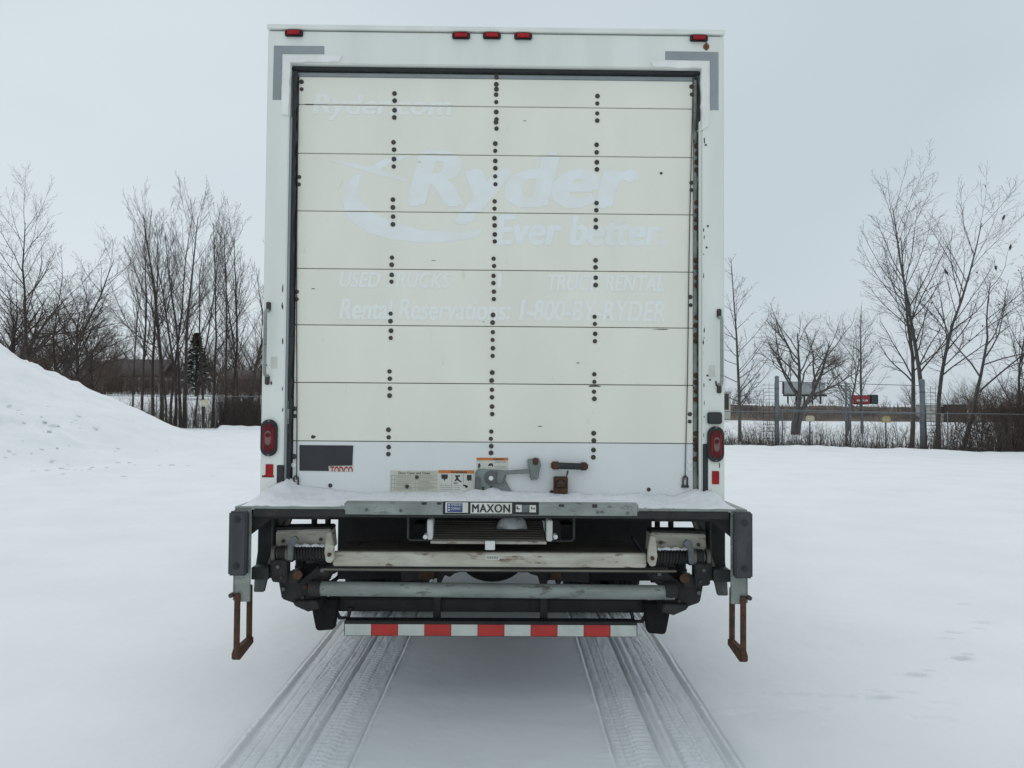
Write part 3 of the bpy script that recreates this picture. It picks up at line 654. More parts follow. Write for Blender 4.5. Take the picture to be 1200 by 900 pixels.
# grab handles
for xa, ya, yb in ((317.5, 362, 443), (841, 370, 453)):
    a, c = at(xa, ya, YR), at(xa, yb, YR); s = -1 if xa < 600 else 1
    a.x = c.x = s * 1.268
    gh = MB().tube([(a.x, YR - .002, a.z - .01), (a.x, YR - .05, a.z - .015), (a.x, YR - .06, a.z - .03), (c.x, YR - .06, c.z + .03), (c.x, YR - .05, c.z + .015), (c.x, YR - .002, c.z + .01)], .0095, 10).build('grab_handle', 'galvanised', T)
    for qq, d in ((a, .012), (c, -.012)): MB().box(qq.x - .013, qq.x + .013, YR - .012, YR - .0005, qq.z + d - .026, qq.z + d + .026).build('mount', 'bolt_steel', gh, .004)
for px, py in ((832, 445), (829, 440), (829.5, 265), (828, 290), (312, 428), (827, 170)):
    q = at(px, py, YR); MB().disc_y(q.x, q.z, .006, YR - .0003, YR - .003, 7).build('rivet', 'bolt_steel', T)

# rust and scuffs with shapes of their own along the inner edges of the posts and around bolts
st = MB(); sr_ = random.Random(8)
def blot(px, py, w, h, y):
    q = at(px, py, y); n = 9
    st.prism([(q.x + w * math.cos(6.283 * k / n) * sr_.uniform(.5, 1.1), q.z + h * math.sin(6.283 * k / n) * sr_.uniform(.5, 1.1)) for k in range(n)], y - .0012, y - .0003)
for k in range(16): blot(824.6 + sr_.uniform(-.4, .8), sr_.uniform(150, 560), sr_.uniform(.002, .004), sr_.uniform(.004, .02), YR)
for k in range(7): blot(331.5 - sr_.uniform(0, 1.5), sr_.uniform(300, 560), sr_.uniform(.002, .005), sr_.uniform(.006, .03), YR)
for px, py, w, h in ((312, 557, .02, .004), (839, 449, .006, .02), (318, 449, .006, .014), (838, 566, .02, .004), (843, 545, .004, .02)): blot(px, py, w, h, YR)
st.build('rust_stains', 'rust', fr)['kind'] = 'stuff'
sc2 = MB(); st = sc2
for k in range(9): blot(sr_.uniform(360, 800), sr_.uniform(100, 510), sr_.uniform(.004, .02), sr_.uniform(.0012, .003), YD)
for px, py, w, h in ((697, 452.5, .06, .006), (775, 386, .05, .003), (775, 203, .012, .010), (362, 122.5, .05, .003), (367, 512, .02, .012)): blot(px, py, w, h, YD)
sc2.build('scuffs', 'bolt_steel', D)['kind'] = 'stuff'

for px in ((317.5, 418, 325, 432), (830.5, 428, 838, 442)):
    b = MB(); pbox(b, px, YR - .0012, .001); b.build('data_label', 'sticker_white', T)
# ------------------------------------------------------------------ the liftgate under and behind the box
YF = 4.05                                  # rearmost plane, dock bumpers
YE = 4.10                                  # rear edge of the platform extension
ZP = 1.135
b = MB().box(-1.306, 1.306, YE, YR - .004, ZP - .012, ZP)
ex = b.build('platform_extension', 'galvanised', T, .003)
MB().box(-1.21, 1.21, YE - .006, YE + .03, ZP - .05, ZP - .0125).build('edge_angle', 'dark_steel', ex, .003)
b = MB(); x0, x1, z0, z1 = pbox(b, (403, 589, 748.5, 605.5), YE - .012, .06); b.build('step_channel', 'galvanised', ex, .008, 3)
zt = z1; zb = z0
for px in ((494, 588.5, 500, 591.5), (512, 588.5, 517, 591.5), (655, 591, 661, 594), (694, 591, 700, 595)):
    b = MB(); pbox(b, px, YE - .0135, .001); b.build('slot', 'ink_black', ex)
# maker's plates
b = MB(); pbox(b, (519, 588.2, 631.5, 603), YE - .016, .0035); nm = b.build('name_plate', 'dark_steel', T, .001)
YN = YE - .0162
b = MB(); pbox(b, (551.5, 589.3, 600, 601.8), YN - .0012, .0012); b.build('plate_face', 'sticker_white', nm)
lettering('lettering', 'MAXON', (553.5, 591, 597.5, 600.5), YN - .0013, 'ink_black', nm, bold=.0, heavy=.045, spacing=1.08)
b = MB(); pbox(b, (522, 588.8, 548.5, 600.8), YN - .0012, .0012); b.build('plate_face', 'sticker_white', nm)
b = MB(); pbox(b, (524, 589.8, 542, 600.2), YN - .0020, .0007); b.build('flag_panel', 'sticker_blue', nm)
b = MB()
for y in (591.6, 594.6, 597.6): pbox(b, (525.3, y - .8, 527.2, y + .9), YN - .0026, .0005)
b.build('flag_marks', 'sticker_white', nm)
lettering('lettering', 'AMERICAN', (528.5, 590.4, 540.8, 593.1), YN - .0021, 'sticker_white', nm, bold=.01)
lettering('lettering', 'COMPANY', (528.5, 594.6, 539.8, 597.6), YN - .0021, 'sticker_white', nm, bold=.01)
b = MB(); pbox(b, (604.5, 591.6, 611.5, 600), YN - .0012, .0012); pbox(b, (620.5, 592, 628, 600.4), YN - .0012, .0012); b.build('plate_face', 'sticker_white', nm)
b = MB(); pbox(b, (612, 592, 620, 600.3), YN - .0012, .0012); b.build('print_block', 'grey_steel', nm)
b = MB()
for pts in ([(605.2, 593), (606.5, 593), (607, 595.5), (609.8, 596), (609.5, 597), (605.3, 597)], [(622, 594), (623.4, 594), (624.2, 596.6), (623.0, 597.6)], [(625, 595), (626.4, 594.6), (626.8, 597), (625.4, 597.4)]):
    b.prism(pp(pts, YN), YN - .0019, YN - .0013)
b.build('pictograms', 'ink_black', nm)['kind'] = 'stuff'

for s in (-1, 1):
    X_ = lambda v: s * (v - (.064 if v > 1.1 else 0))
    # upright at the corner: rubber dock bumper on a flat, channel behind it
    c = MB().box(X_(1.285), X_(1.362), YF + .052, YF + .066, .655, ZP - .013)
    c.box(X_(1.362), X_(1.372), YF + .052, YF + .27, .66, ZP - .013)
    col = c.build('upright', 'galvanised', T, .003)
    MB().box(X_(1.292), X_(1.382), YF, YF + .05, .795, ZP - .008 - .012 * (s < 0)).build('dock_bumper', 'worn_rubber', col, .008, 3)
    for z in (.845, 1.075):
        MB().disc_y(X_(1.34), z, .017, YF + .001, YF - .004, 14).disc_y(X_(1.34), z, .009, YF - .004, YF - .008, 6).build('bumper_bolt', 'ink_black', col)
    k = MB().box(X_(1.225), X_(1.235), YF + .23, YF + .33, .735, ZP - .014).box(X_(1.236), X_(1.325), YF + .30, YF + .31, .735, ZP - .014).box(X_(1.236), X_(1.326), YF + .2, YF + .30, .735, .80)
    k.build('upright_channel', 'galvanised_dark', col, .003)
    # rusty stirrup step
    st = MB().tube([(X_(1.345), YF + .045, .70), (X_(1.343), YF + .04, .40)], .0165, 8).tube([(X_(1.345), YF + .24, .70), (X_(1.343), YF + .24, .405)], .0165, 8)
    st.prismx([(YF + .02, .375), (YF + .02, .405), (YF + .045, .425), (YF + .26, .425), (YF + .262, .39), (YF + .05, .365)], X_(1.325), X_(1.362))
    st.build('stirrup_step', 'rust', col, .004)
    MB().disc_y(X_(1.375), .69, .012, YF + .06, YF + .03, 8).build('bolt', 'bolt_steel', col)
    # gusset and brace under the extension
    MB().prism([(X_(1.30), ZP - .02), (X_(1.05), ZP - .02), (X_(1.05), ZP - .062), (X_(1.20), ZP - .07), (X_(1.30), ZP - .15)], YE + .05, YE + .06).build('gusset', 'dark_steel', col, .002)
    MB().box(X_(.86), X_(1.22), YE + .16, YE + .28, ZP - .085, ZP - .014).build('cross_member', 'dark_steel', col, .003)
    MB().tube([(X_(1.245), YF + .27, .80), (X_(1.155), YF + .36, 1.09)], .020, 10).build('brace', 'grimy_aluminium', col)
    MB().tube([(X_(1.30), YF + .10, 1.04), (X_(1.10), YF + .2, ZP - .03)], .006, 6).build('cable', 'ink_black', col)
    # curved arm that carries the upright, sweeping down and outwards from under the platform
    sw = pp([((p if s < 0 else 1150.5 - p), (y if s < 0 else y + 4.2)) for p, y in [(312, 600), (345, 600), (333, 616), (323, 638), (315, 668), (309, 694), (297, 694), (299, 664), (304, 632), (309, 612)]], YF + .34)
    MB().prism(sw, YF + .34, YF + .37).build('side_arm', 'grey_steel', col, .004)
    # hanger bracket that drops from the floor
    x_ = X_(.985)
    h = MB().box(x_ - .05, x_ - .028, YR + .1, YR + .16, .95, ZF - .05).box(x_ + .028, x_ + .05, YR + .1, YR + .16, .96, ZF - .05).box(x_ - .05, x_ + .05, YR + .1, YR + .16, .93, .965)
    h.prism([(x_ - .075, .955), (x_ + .02, .955), (x_, .90), (x_ - .06, .90)], YR + .11, YR + .15)
    h.build('hanger', 'dark_steel', T, .004)

# folded platform: cream front beam, dark top sheet, thin lower lip
YB = 4.26
b = MB(); x0, x1, z0, z1 = pbox(b, (390, 648, 757.5, 664.5), YB, .05)
fp = b.build('folded_platform', 'cream_paint', T, .005)
MB().box(x0 + .01, x1 - .01, YB + .052, YB + .42, z1 - .03, z1 - .008).build('top_sheet', 'grimy_aluminium', fp, .003)
MB().box(x0 - .04, x1 + .12, YB + .012, YB + .40, z0 - .03, z0 - .002).build('lower_lip', 'dark_steel', fp, .003)
MB().box(x0 - .05, x1 + .16, YB - .003, YB + .011, z0 - .022, z0 - .012).build('lip_edge', 'grimy_aluminium', fp, .002)
b = MB(); pbox(b, (569, 650.5, 585, 656), YB - .002, .0016); sr = b.build('serial_label', 'sticker_white', fp)
b = MB()
for k in range(7): q = at(571 + k * 2, 653.3, YB); b.box(q.x - .003, q.x + .003, YB - .0028, YB - .0021, q.z - .006, q.z + .006)
b.build('serial_print', 'ink_grey', fp)
b = MB(); pbox(b, (568.5, 634, 580, 644.5), YB + .01, .02); tagp = b.build('tag_plate', 'white_trim', T, .002)
MB().prism([(at(570.5, 640, YB).x, z1 - .006), (at(578, 640, YB).x, z1 - .006), (at(578, 640, YB).x, z1 + .03), (at(570.5, 640, YB).x, z1 + .03)], YB + .031, YB + .05).build('tag_stem', 'dark_steel', tagp)
# stowed ribbed flip ramp in the middle, with its brackets and hoop
ra, rb = at(505, 634, YB + .06), at(640, 634, YB + .06); zlo = ra.z; zhi = at(570, 611, YB + .40).z
n = 9
b = MB().prismx([(YB + .06, zlo - .012), (YB + .42, zhi - .03), (YB + .42, zhi - .002), (YB + .06, zlo - .002)], ra.x, rb.x)
fr_ = b.build('flip_ramp', 'grimy_aluminium', T, .002)
for k in range(n):
    f0, f1 = k / n, (k + .62) / n
    y0, y1_ = YB + .06 + .36 * f0, YB + .06 + .36 * f1; za, zc = zlo + (zhi - zlo) * f0, zlo + (zhi - zlo) * f1
    MB().prismx([(y0, za - .0015), (y1_, zc - .0015), (y1_, zc + .010), (y0, za + .010)], ra.x + .004, rb.x - .004).build('rib', 'grimy_aluminium', fr_, .002)
MB().box(ra.x - .002, rb.x + .002, YB + .050, YB + .059, zlo - .013, zlo + .002).build('front_edge', 'cream_paint', fr_, .002)
for px in ((500.5, 609, 507, 632.5), (640.5, 610, 647.5, 634.5)):
    b = MB(); pbox(b, px, YB + .05, .10); b.build('ramp_bracket', 'white_trim', T, .005)
for px in (498.5, 651): q = at(px, 629, YB + .04); MB().disc_y(q.x, q.z, .012, YB + .10, YB + .03, 10).build('pin', 'white_trim', T)
a_, c_ = at(478.5, 603, YB + .1), at(672.5, 634, YB + .1)
MB().tube([(a_.x, YB + .1, ZP - .03), (a_.x, YB + .1, c_.z + .012), (a_.x + .012, YB + .1, c_.z), (c_.x - .012, YB + .1, c_.z), (c_.x, YB + .1, c_.z + .012), (c_.x, YB + .1, ZP - .03)], .007, 8).build('wire_hoop', 'galvanised_dark', T)

# lift arms at both ends
def mirror(px): return 1150 - px
for s in (-1, 1):
    P = lambda pts, Y: pp([((p if s < 0 else 1150.5 - p), (y if s < 0 else y + 4.2)) for p, y in pts], Y)
    YA = 4.20
    ck = MB().prism(P([(323, 622), (388, 620), (390, 643), (352, 645), (323, 641)], YA + .10), YA + .10, YA + .22).build('lift_arm', 'cream_paint', T, .006)
    MB().prism(P([(324, 617.5), (387, 617), (389, 620.5), (323, 622)], YA + .12), YA + .11, YA + .24).build('arm_cap', 'dark_steel', ck, .003)
    MB().prism(P([(382, 624), (388, 623), (391, 640), (391.5, 654), (388, 660), (382, 659), (380, 648)], YA + .02), YA + .02, YA + .045).build('end_plate', 'cream_paint', ck, .004)
    # hinge pin with coil spring
    q = P([(320, 649), (341, 649), (381, 649)], YA + .05)
    yc = YA + .07
    MB().tube([(q[0][0], yc, q[0][1]), (q[2][0], yc, q[2][1])], .020, 12).build('hinge_pin', 'dark_steel', ck)
    turns = 11; pts = []
    for i in range(turns * 10 + 1):
        f = i / (turns * 10); an = 2 * math.pi * i / 10
        pts.append((q[1][0] + (q[2][0] - q[1][0]) * f, yc + .034 * math.cos(an), q[1][1] + .034 * math.sin(an)))
    MB().tube(pts, .0075, 6).build('coil_spring', 'dark_steel', ck)
    for f, rr, w_, mt in ((.02, .044, .010, 'grimy_aluminium'), (.30, .036, .010, 'grey_steel'), (.55, .040, .026, 'dark_steel'), (.80, .044, .010, 'grimy_aluminium'), (.98, .046, .010, 'grey_steel')):
        x_ = q[0][0] + (q[1][0] - q[0][0]) * f
        MB().lathe_x([(-w_, .001), (-w_, rr * .92), (-w_ * .7, rr), (w_ * .7, rr), (w_, rr * .92), (w_, .001)], (x_, yc, q[0][1]), 20).build('collar', mt, ck)
    MB().prism(P([(340, 630), (346, 628), (350, 632), (344, 640), (343, 656), (337, 657), (337, 640)], YA), YA, YA + .018).build('clamp', 'grey_steel', ck, .003)
    sn = MB()
    sn.tube([(q[1][0] + (q[2][0] - q[1][0]) * f, yc - .006, q[1][1] + .040 + .003 * math.sin(f * 20)) for f in np.linspace(.03, .97, 12)], [.007 + .004 * abs(math.sin(i * 2.1)) for i in range(12)], 8)
    sn.build('spring_snow', 'snow_pack', ck)
    # dark links and cheek plates hanging below
    lk = MB().prism(P([(318, 657), (336, 656), (336, 684), (318, 682)], YA + .03), YA + .03, YA + .11)
    lk.prism(P([(336, 672), (349, 668), (349, 684), (336, 684)], YA + .06), YA + .06, YA + .16)
    lk = lk.build('lift_link', 'dark_steel', T, .006)
    MB().disc_y(P([(346, 676)], YA)[0][0], P([(346, 676)], YA)[0][1], .024, YA + .06, YA + .04, 12).build('link_pin', 'rust', lk)
    MB().prism(P([(326, 680), (350, 682), (372, 664), (392, 664), (388, 676), (372, 684), (372, 702), (360, 714), (347, 708), (330, 702)], YA + .13), YA + .13, YA + .20).build('cheek_plate', 'dark_steel', lk, .006)
    MB().prism(P([(345, 662), (370, 660), (392, 666), (382, 680), (360, 690), (346, 684)], YA + .22), YA + .22, YA + .34).build('inner_plate', 'dark_steel', lk, .006)
    MB().lathe_x([(-.03, .001), (-.03, .04), (.03, .04), (.03, .001)], (P([(383, 668)], YA + .2)[0][0], YA + .16, P([(383, 668)], YA + .2)[0][1]), 18).build('roller', 'dark_steel', lk)
    MB().prism(P([(344, 704), (372, 703), (376, 712), (362, 716), (346, 709)], YA + .10), YA + .08, YA + .30).build('foot_plate', 'dark_steel', lk, .005)
    MB().prism(P([(363, 702), (396, 702), (391, 738), (372, 739.5), (370, 738)], YA + .24), YA + .24, YA + .31).build('support_leg', 'mud_rubber', lk, .008)
    g = P([(392, 712), (398, 724), (408, 724), (411, 712)], YA + .3)
    MB().tube([(g[0][0], YA + .3, g[0][1]), (g[1][0], YA + .3, g[1][1]), (g[2][0], YA + .3, g[2][1]), (g[3][0], YA + .3, g[3][1])], .011, 8).build('hose', 'black_rubber', lk)
# round cross tube
a, c = at(363, 692, YB), at(792, 697, YB)
ct = MB().tube([(a.x, YB + .05, a.z), (c.x, YB + .05, c.z)], .0385, 20).build('cross_tube', 'galvanised', T)
for xx in (a.x - .012, c.x - .05):
    MB().lathe_x([(0, .001), (0, .046), (.03, .047), (.06, .046), (.06, .001)], (xx, YB + .05, a.z), 20).build('tube_collar', 'dark_steel', ct)
# beam behind it and the underride guard with its striped tape
b = MB(); pbox(b, (382, 702, 760, 717.5), YR + .02, .09); ub = b.build('under_beam', 'dark_steel', T, .006)
YU = 4.40
b = MB(); x0, x1, z0, z1 = pbox(b, (403, 728.2, 747, 746), YU, .08); ug = b.build('underride_guard', 'dark_steel', T, .004)
zt1 = at(575, 732, YU).z
n = 11
for k in range(n):
    xa = x0 + .004 + (x1 - x0 - .008) * k / n; xb = x0 + .004 + (x1 - x0 - .008) * (k + 1) / n
    MB().box(xa + .0012, xb - .0012, YU - .0025, YU - .0004, z0 + .004, zt1).build('tape_segment', 'red_tape' if k % 2 else 'white_tape', ug)
for px in (511, 638):
    q = at(px, 715, YU + .03); MB().box(q.x - .021, q.x + .021, YU + .085, YU + .11, z0 + .03, .60).build('guard_hanger', 'dark_steel', ug, .004)

# hoses, wiring and fasteners of the lift
hr = random.Random(6)
for s in (-1, 1):
    for k in range(4):
        x_a, x_b = s * hr.uniform(.93, 1.10), s * hr.uniform(.70, .95); y_ = 4.46 + .03 * k; za, zb_ = hr.uniform(.60, .80), hr.uniform(.62, .95)
        pts = [(x_a + (x_b - x_a) * f, y_ + .05 * math.sin(f * 3), za + (zb_ - za) * f - .09 * math.sin(math.pi * f)) for f in np.linspace(0, 1, 9)]
        MB().tube(pts, hr.uniform(.007, .013), 7).build('hydraulic_hose', 'black_rubber', T)
    for px, py, yy, r_, mt in ((332, 690, 4.325, .012, 'grey_steel'), (355, 700, 4.325, .011, 'bolt_steel'), (326, 664, 4.225, .010, 'grey_steel'), (330, 677, 4.225, .009, 'bolt_steel'), (378, 668, 4.325, .012, 'grey_steel'), (332, 634, 4.295, .010, 'bolt_steel'), (376, 632, 4.295, .009, 'bolt_steel'), (386, 650, 4.215, .011, 'rust'), (358, 688, 4.325, .014, 'rust')):
        q = at(px if s < 0 else 1150.5 - px, py if s < 0 else py + 4.2, yy); MB().disc_y(q.x, q.z, r_, yy + .01, yy - .010, 6).build('lift_bolt', mt, T, .001)
    q = at(352 if s < 0 else 798, 676 if s < 0 else 680, 4.44)
    MB().tube([(q.x, 4.44, q.z + .12), (q.x, 4.44, q.z - .10)], .028, 12).tube([(q.x, 4.44, q.z - .10), (q.x - s * .02, 4.44, q.z - .17)], .014, 8).build('lift_cylinder', 'dark_steel', T)
for px, py in ((430, 597), (470, 598), (700, 600), (735, 601)):
    q = at(px, py, YE); MB().disc_y(q.x, q.z, .008, YE - .0118, YE - .017, 6).build('step_bolt', 'grey_steel', ex)
# ------------------------------------------------------------------ chassis, axle and wheels
for s in (-1, 1):
    MB().box(s * .40, s * .47, YR + .22, YR + 9.0, .80, ZF - .165).build('frame_rail', 'dark_steel', T, .005)
    MB().box(s * .56, s * 1.20, 6.16, 6.172, .34, ZF - .165).build('mud_flap', 'mud_rubber', T, .003)
YX = 6.85
for s in (-1, 1):
    x_ = s * .485
    sp = MB()
    for k in range(6):
        L = .72 - k * .11; sp.prismx([(YX - L, .70 - .022 * k + .05 * (L / .72) ** 2), (YX, .70 - .022 * k - .02), (YX + L, .70 - .022 * k + .05 * (L / .72) ** 2), (YX + L, .68 - .022 * k + .05 * (L / .72) ** 2), (YX, .68 - .022 * k - .02), (YX - L, .68 - .022 * k + .05 * (L / .72) ** 2)], x_ - .04, x_ + .04)
    sp = sp.build('leaf_spring', 'dark_steel', T, .002)
    for d in (-.09, .09): MB().tube([(x_ - .055, YX + d, .38), (x_ - .055, YX + d, .78), (x_ + .055, YX + d, .78), (x_ + .055, YX + d, .38)], .012, 8).build('u_bolt', 'dark_steel', sp)
    MB().box(x_ - .075, x_ + .075, YX - .14, YX + .14, .43, .46).build('spring_plate', 'rust', sp, .004)
    MB().tube([(s * .36, YX - .18, .40), (s * .42, YR + .9, .98)], .03, 10).build('shock_absorber', 'dark_steel', T)
for pts, rp in (([(470, 662), (546, 662), (545, 669), (533, 672), (527, 676.5), (521, 674), (516, 686), (512, 686), (512, 678), (503, 678), (501, 686), (498, 686), (496, 680), (470, 682)], (490, 663, 509, 679)),
                ([(690, 662), (613, 662), (613, 668), (622, 673), (630, 675), (633, 686), (641, 686), (642, 680), (651, 680), (652, 686), (656, 686), (658, 681), (690, 683)], (645, 664, 658, 679))):
    hg = MB().prism(pp(pts, 5.62), 5.62, 5.74).build('spring_hanger', 'dark_steel', T, .004)
    bb = MB(); pbox(bb, rp, 5.60, .018); bb.build('rusty_plate', 'rust', hg, .003)
ax = MB().lathe_x([(-.95, .001), (-.95, .055), (-.30, .06), (-.28, .10), *[(-.27 * math.cos(t_), .11 + .185 * math.sin(t_)) for t_ in np.linspace(0, math.pi, 15)], (.28, .10), (.30, .06), (.95, .055), (.95, .001)], (-.03, YX, .482), 28).build('rear_axle', 'dark_steel', T)
def tyre_mesh(cx, cy, R, w):
    prof = [(-w / 2 + .03, R * .56), (-w / 2, R * .70), (-w / 2 + .004, R * .86), (-w / 2 + .03, R * .965), (-w / 2 + .04, R)]
    for k in range(5):
        g = -w / 2 + .055 + k * (w - .11) / 4.0
        prof += [(g - .006, R), (g - .004, R - .014), (g + .004, R - .014), (g + .006, R)] if 0 < k < 4 else [(g, R)]
    prof += [(w / 2 - .04, R), (w / 2 - .03, R * .965), (w / 2 - .004, R * .86), (w / 2, R * .70), (w / 2 - .03, R * .56), (-w / 2 + .03, R * .56)]
    mb = MB().lathe_x(prof, (cx, cy, R - .018), 56)
    for k in range(44):                                   # shoulder lugs
        an = 2 * math.pi * k / 44
        for sd in (-1, 1):
            ca, sa = math.cos(an), math.sin(an); c1, s1 = math.cos(an + .08), math.sin(an + .08)
            vs = []
            for (xx, rr) in ((sd * (w / 2 - .005), R * .93), (sd * (w / 2 - .035), R + .004)):
                for (c_2, s_2) in ((ca, sa), (c1, s1)):
                    vs.append((cx + xx, cy + rr * c_2, R - .018 + rr * s_2)); vs.append((cx + xx - sd * .03, cy + rr * .96 * c_2, R - .018 + rr * .96 * s_2))
            mb.add(vs, [(0, 2, 6, 4), (0, 4, 5, 1), (2, 3, 7, 6), (4, 6, 7, 5)])
    return mb
def wheel(cx, cy, R, w, s):
    t = tyre_mesh(cx, cy, R, w).build('wheel', 'mud_rubber', T)
    MB().lathe_x([(s * (w / 2 - .02), R * .57), (s * (w / 2 - .05), R * .52), (s * (w / 2 - .09), R * .5), (s * (w / 2 - .10), R * .28), (s * (w / 2 - .05), R * .24), (s * (w / 2 - .05), .001)], (cx, cy, R - .018), 32).build('rim', 'white_trim', t)
for s in (-1, 1):
    wheel(1.03 if s > 0 else -1.07, YX, .50, .255, s); wheel(.715 if s > 0 else -.745, YX, .50, .255, -s)
    wheel(s * 1.02, YX + 5.35, .50, .27, s)
# cab beyond the box
cb = MB().prismx([(YR + 7.35, .75), (YR + 7.35, 2.75), (YR + 7.6, 2.9), (YR + 8.45, 2.85), (YR + 8.95, 2.0), (YR + 10.1, 1.85), (YR + 10.3, 1.6), (YR + 10.3, .75)], -1.12, 1.12).build('cab', 'frame_paint', T, .06, 3)
for s in (-1, 1):
    MB().box(s * 1.123, s * 1.13, YR + 7.7, YR + 8.6, 1.95, 2.6).build('cab_window', 'window_dark', cb, .004)
    MB().box(s * 1.18, s * 1.30, YR + 8.85, YR + 8.95, 1.9, 2.45).build('mirror', 'black_rubber', cb, .02)
    MB().box(s * .42, s * .95, YR + .9 + 4.0, YR + 6.3, .55, .95).build('side_tank', 'dark_steel', T, .04)

# ------------------------------------------------------------------ snow lying on the platform extension
sx = np.linspace(-1.30, 1.28, 300); sy = np.linspace(YE + .004, YD - .004, 26); SX, SY = np.meshgrid(sx, sy)
back = smooth(YE + .03, YD - .03, SY)
Hs = .012 + .016 * back + .030 * fnoise(SX * 5, SY * 6, 3) + .030 * fnoise(SX * 17, SY * 22, 4) + .018 * fnoise(SX * 45, SY * 50, 7)
Hs += .034 * back * smooth(-.98, -1.20, SX) + .050 * np.exp(-((SX + 1.16) / .05) ** 2) * smooth(YR - .12, YD, SY) + .04 * back * smooth(1.0, 1.2, SX)
Hs += .030 * np.exp(-((SX + .03) / .14) ** 2) * smooth(YR - .1, YD, SY) + .012 * np.exp(-((SX - .45) / .25) ** 2) * back
Hs += .020 * np.exp(-((SX + 0.98) / .14) ** 2) * smooth(YR - .08, YR, SY)
edge = np.minimum(smooth(YE + .002, YE + .055, SY + .03 * fnoise(SX * 12, SX * 0, 9)), smooth(-1.301, -1.25, SX) * smooth(1.281, 1.22, SX))
Hs = np.where((np.abs(SX) > 1.168) & (SY > YR - .004), 0, Hs)
Z_ = ZP - .004 + np.clip(Hs, -.004, 1) * edge
# the deck shows bare near its rear edge
me = grid_mesh(sx, sy, Z_)
o = link_mesh('platform_snow', me, 'snow_pack'); tag(o, 'crusted snow lying along the narrow steel platform at the foot of the truck door', 'snow', kind='stuff')
cl = at(600, 612.5, YB + .2); cv, cf = [], []
ga_ = np.linspace(-1, 1, 22)
CX, CY = np.meshgrid(cl.x + ga_ * .085, YB + .25 + ga_ * .09)
rr_ = np.sqrt(((CX - cl.x) / .085) ** 2 + ((CY - YB - .25) / .09) ** 2)
CZ = cl.z - .03 + .062 * np.sqrt(np.clip(1 - rr_ ** 2, 0, 1)) + .03 * fnoise(CX * 30, CY * 30, 2) * (rr_ < 1)
o = link_mesh('snow_clump', grid_mesh(CX[0], CY[:, 0], CZ), 'snow_pack'); tag(o, 'small clump of snow lying on the stowed ribbed ramp under the name plate', 'snow')
# ------------------------------------------------------------------ bare trees
class Twigs:
    """many thin tapered sticks gathered with numpy into one mesh"""
    def __init__(s): s.V = []; s.F = []; s.n = 0
    def stick(s, pts, rs, n):
        k = len(pts); P = np.array(pts); R_ = np.array(rs)
        t = np.gradient(P, axis=0); t /= (np.linalg.norm(t, axis=1, keepdims=True) + 1e-9)
        a = np.array([.31, .77, .12]) if abs(t[0, 2]) > .8 else np.array([.1, .05, 1.0])
        u = np.cross(t, a); u /= np.linalg.norm(u, axis=1, keepdims=True) + 1e-9; w = np.cross(t, u)
        an = 2 * np.pi * np.arange(n) / n
        V = P[:, None] + R_[:, None, None] * (u[:, None] * np.cos(an)[None, :, None] + w[:, None] * np.sin(an)[None, :, None])
        i = np.arange(k - 1)[:, None] * n; j = np.arange(n)[None, :]; j2 = (j + 1) % n
        F = np.stack([i + j, i + j2, i + n + j2, i + n + j], -1).reshape(-1, 4) + s.n
        s.V.append(V.reshape(-1, 3)); s.F.append(F); s.n += k * n
    def arrays(s): return np.concatenate(s.V), np.concatenate(s.F)
def quads_mesh(V, F):
    me = bpy.data.meshes.new('m'); V = V.astype(np.float32); F = F.astype(np.int32)
    me.vertices.add(len(V)); me.vertices.foreach_set('co', V.ravel()); me.loops.add(F.size); me.loops.foreach_set('vertex_index', F.ravel())
    me.polygons.add(len(F)); me.polygons.foreach_set('loop_start', np.arange(0, F.size, F.shape[1], dtype=np.int32))
    me.polygons.foreach_set('use_smooth', np.ones(len(F), dtype=bool)); me.update(calc_edges=True); return me
def grow(trunk, crown, p, d, L, r, lev, st, R):
    nseg = (9, 6, 4, 3, 3)[lev]
    pts = [p.copy()]; rs = [r]; dirs = []
    wob = st['wob'][lev]; up = st['up'][lev]
    tip = .14 if lev == 0 else (.22 if lev == 1 else .35)
    for i in range(nseg):
        d = d + Vector((R.gauss(0, wob), R.gauss(0, wob), R.gauss(0, wob * .6))); d.z += up; d.normalize()
        pts.append(pts[-1] + d * (L / nseg)); dirs.append(d.copy()); f = (i + 1) / nseg
        rs.append(max(.0045, r * (1 - f * (1 - tip))))
    (trunk if lev < 2 else crown).stick([tuple(q) for q in pts], rs, (8, 5, 3, 3, 3)[lev])
    if lev >= st['levels']: return
    n = st['n'][lev]; n = max(1, int(round(n * R.uniform(.85, 1.15) * (1 if lev == 0 else min(1.3, max(.35, L / st['ref'][lev]))))))
    s0 = st['start'][lev]
    for k in range(n):
        f = s0 + (1 - s0) * ((k + R.random() * .8) / n); f = min(f, .985)
        x = f * nseg; i = min(int(x), nseg - 1); q = pts[i].lerp(pts[i + 1], x - i)
        dd = dirs[i]; a = dd.orthogonal().normalized(); a.rotate(Matrix.Rotation(R.uniform(0, 6.283), 3, dd))
        ang = math.radians(R.gauss(st['ang'][lev], 8)) * (1.15 - .35 * f)
        nd = (dd * math.cos(ang) + a * math.sin(ang)).normalized()
        prof = st['prof'](f) if lev == 0 else (1 - .55 * (f - s0) / (1 - s0))
        nl = L * st['len'][lev] * prof * R.uniform(.65, 1.2)
        rr = max(.005, min(rs[i] * .62, rs[i] * st['thick'][lev] * R.uniform(.8, 1.15)))
        grow(trunk, crown, q, nd, nl, rr, lev + 1, st, R)
POPLAR = dict(levels=3, wob=(.04, .06, .10, .15), up=(.01, .15, .10, .05), n=(19, 8, 5), ref=(1, 3.2, 1.0), start=(.28, .2, .15), ang=(40, 30, 34), len=(.30, .36, .42), thick=(.42, .5, .55), prof=lambda f: 1.15 - .85 * abs(f - .42))
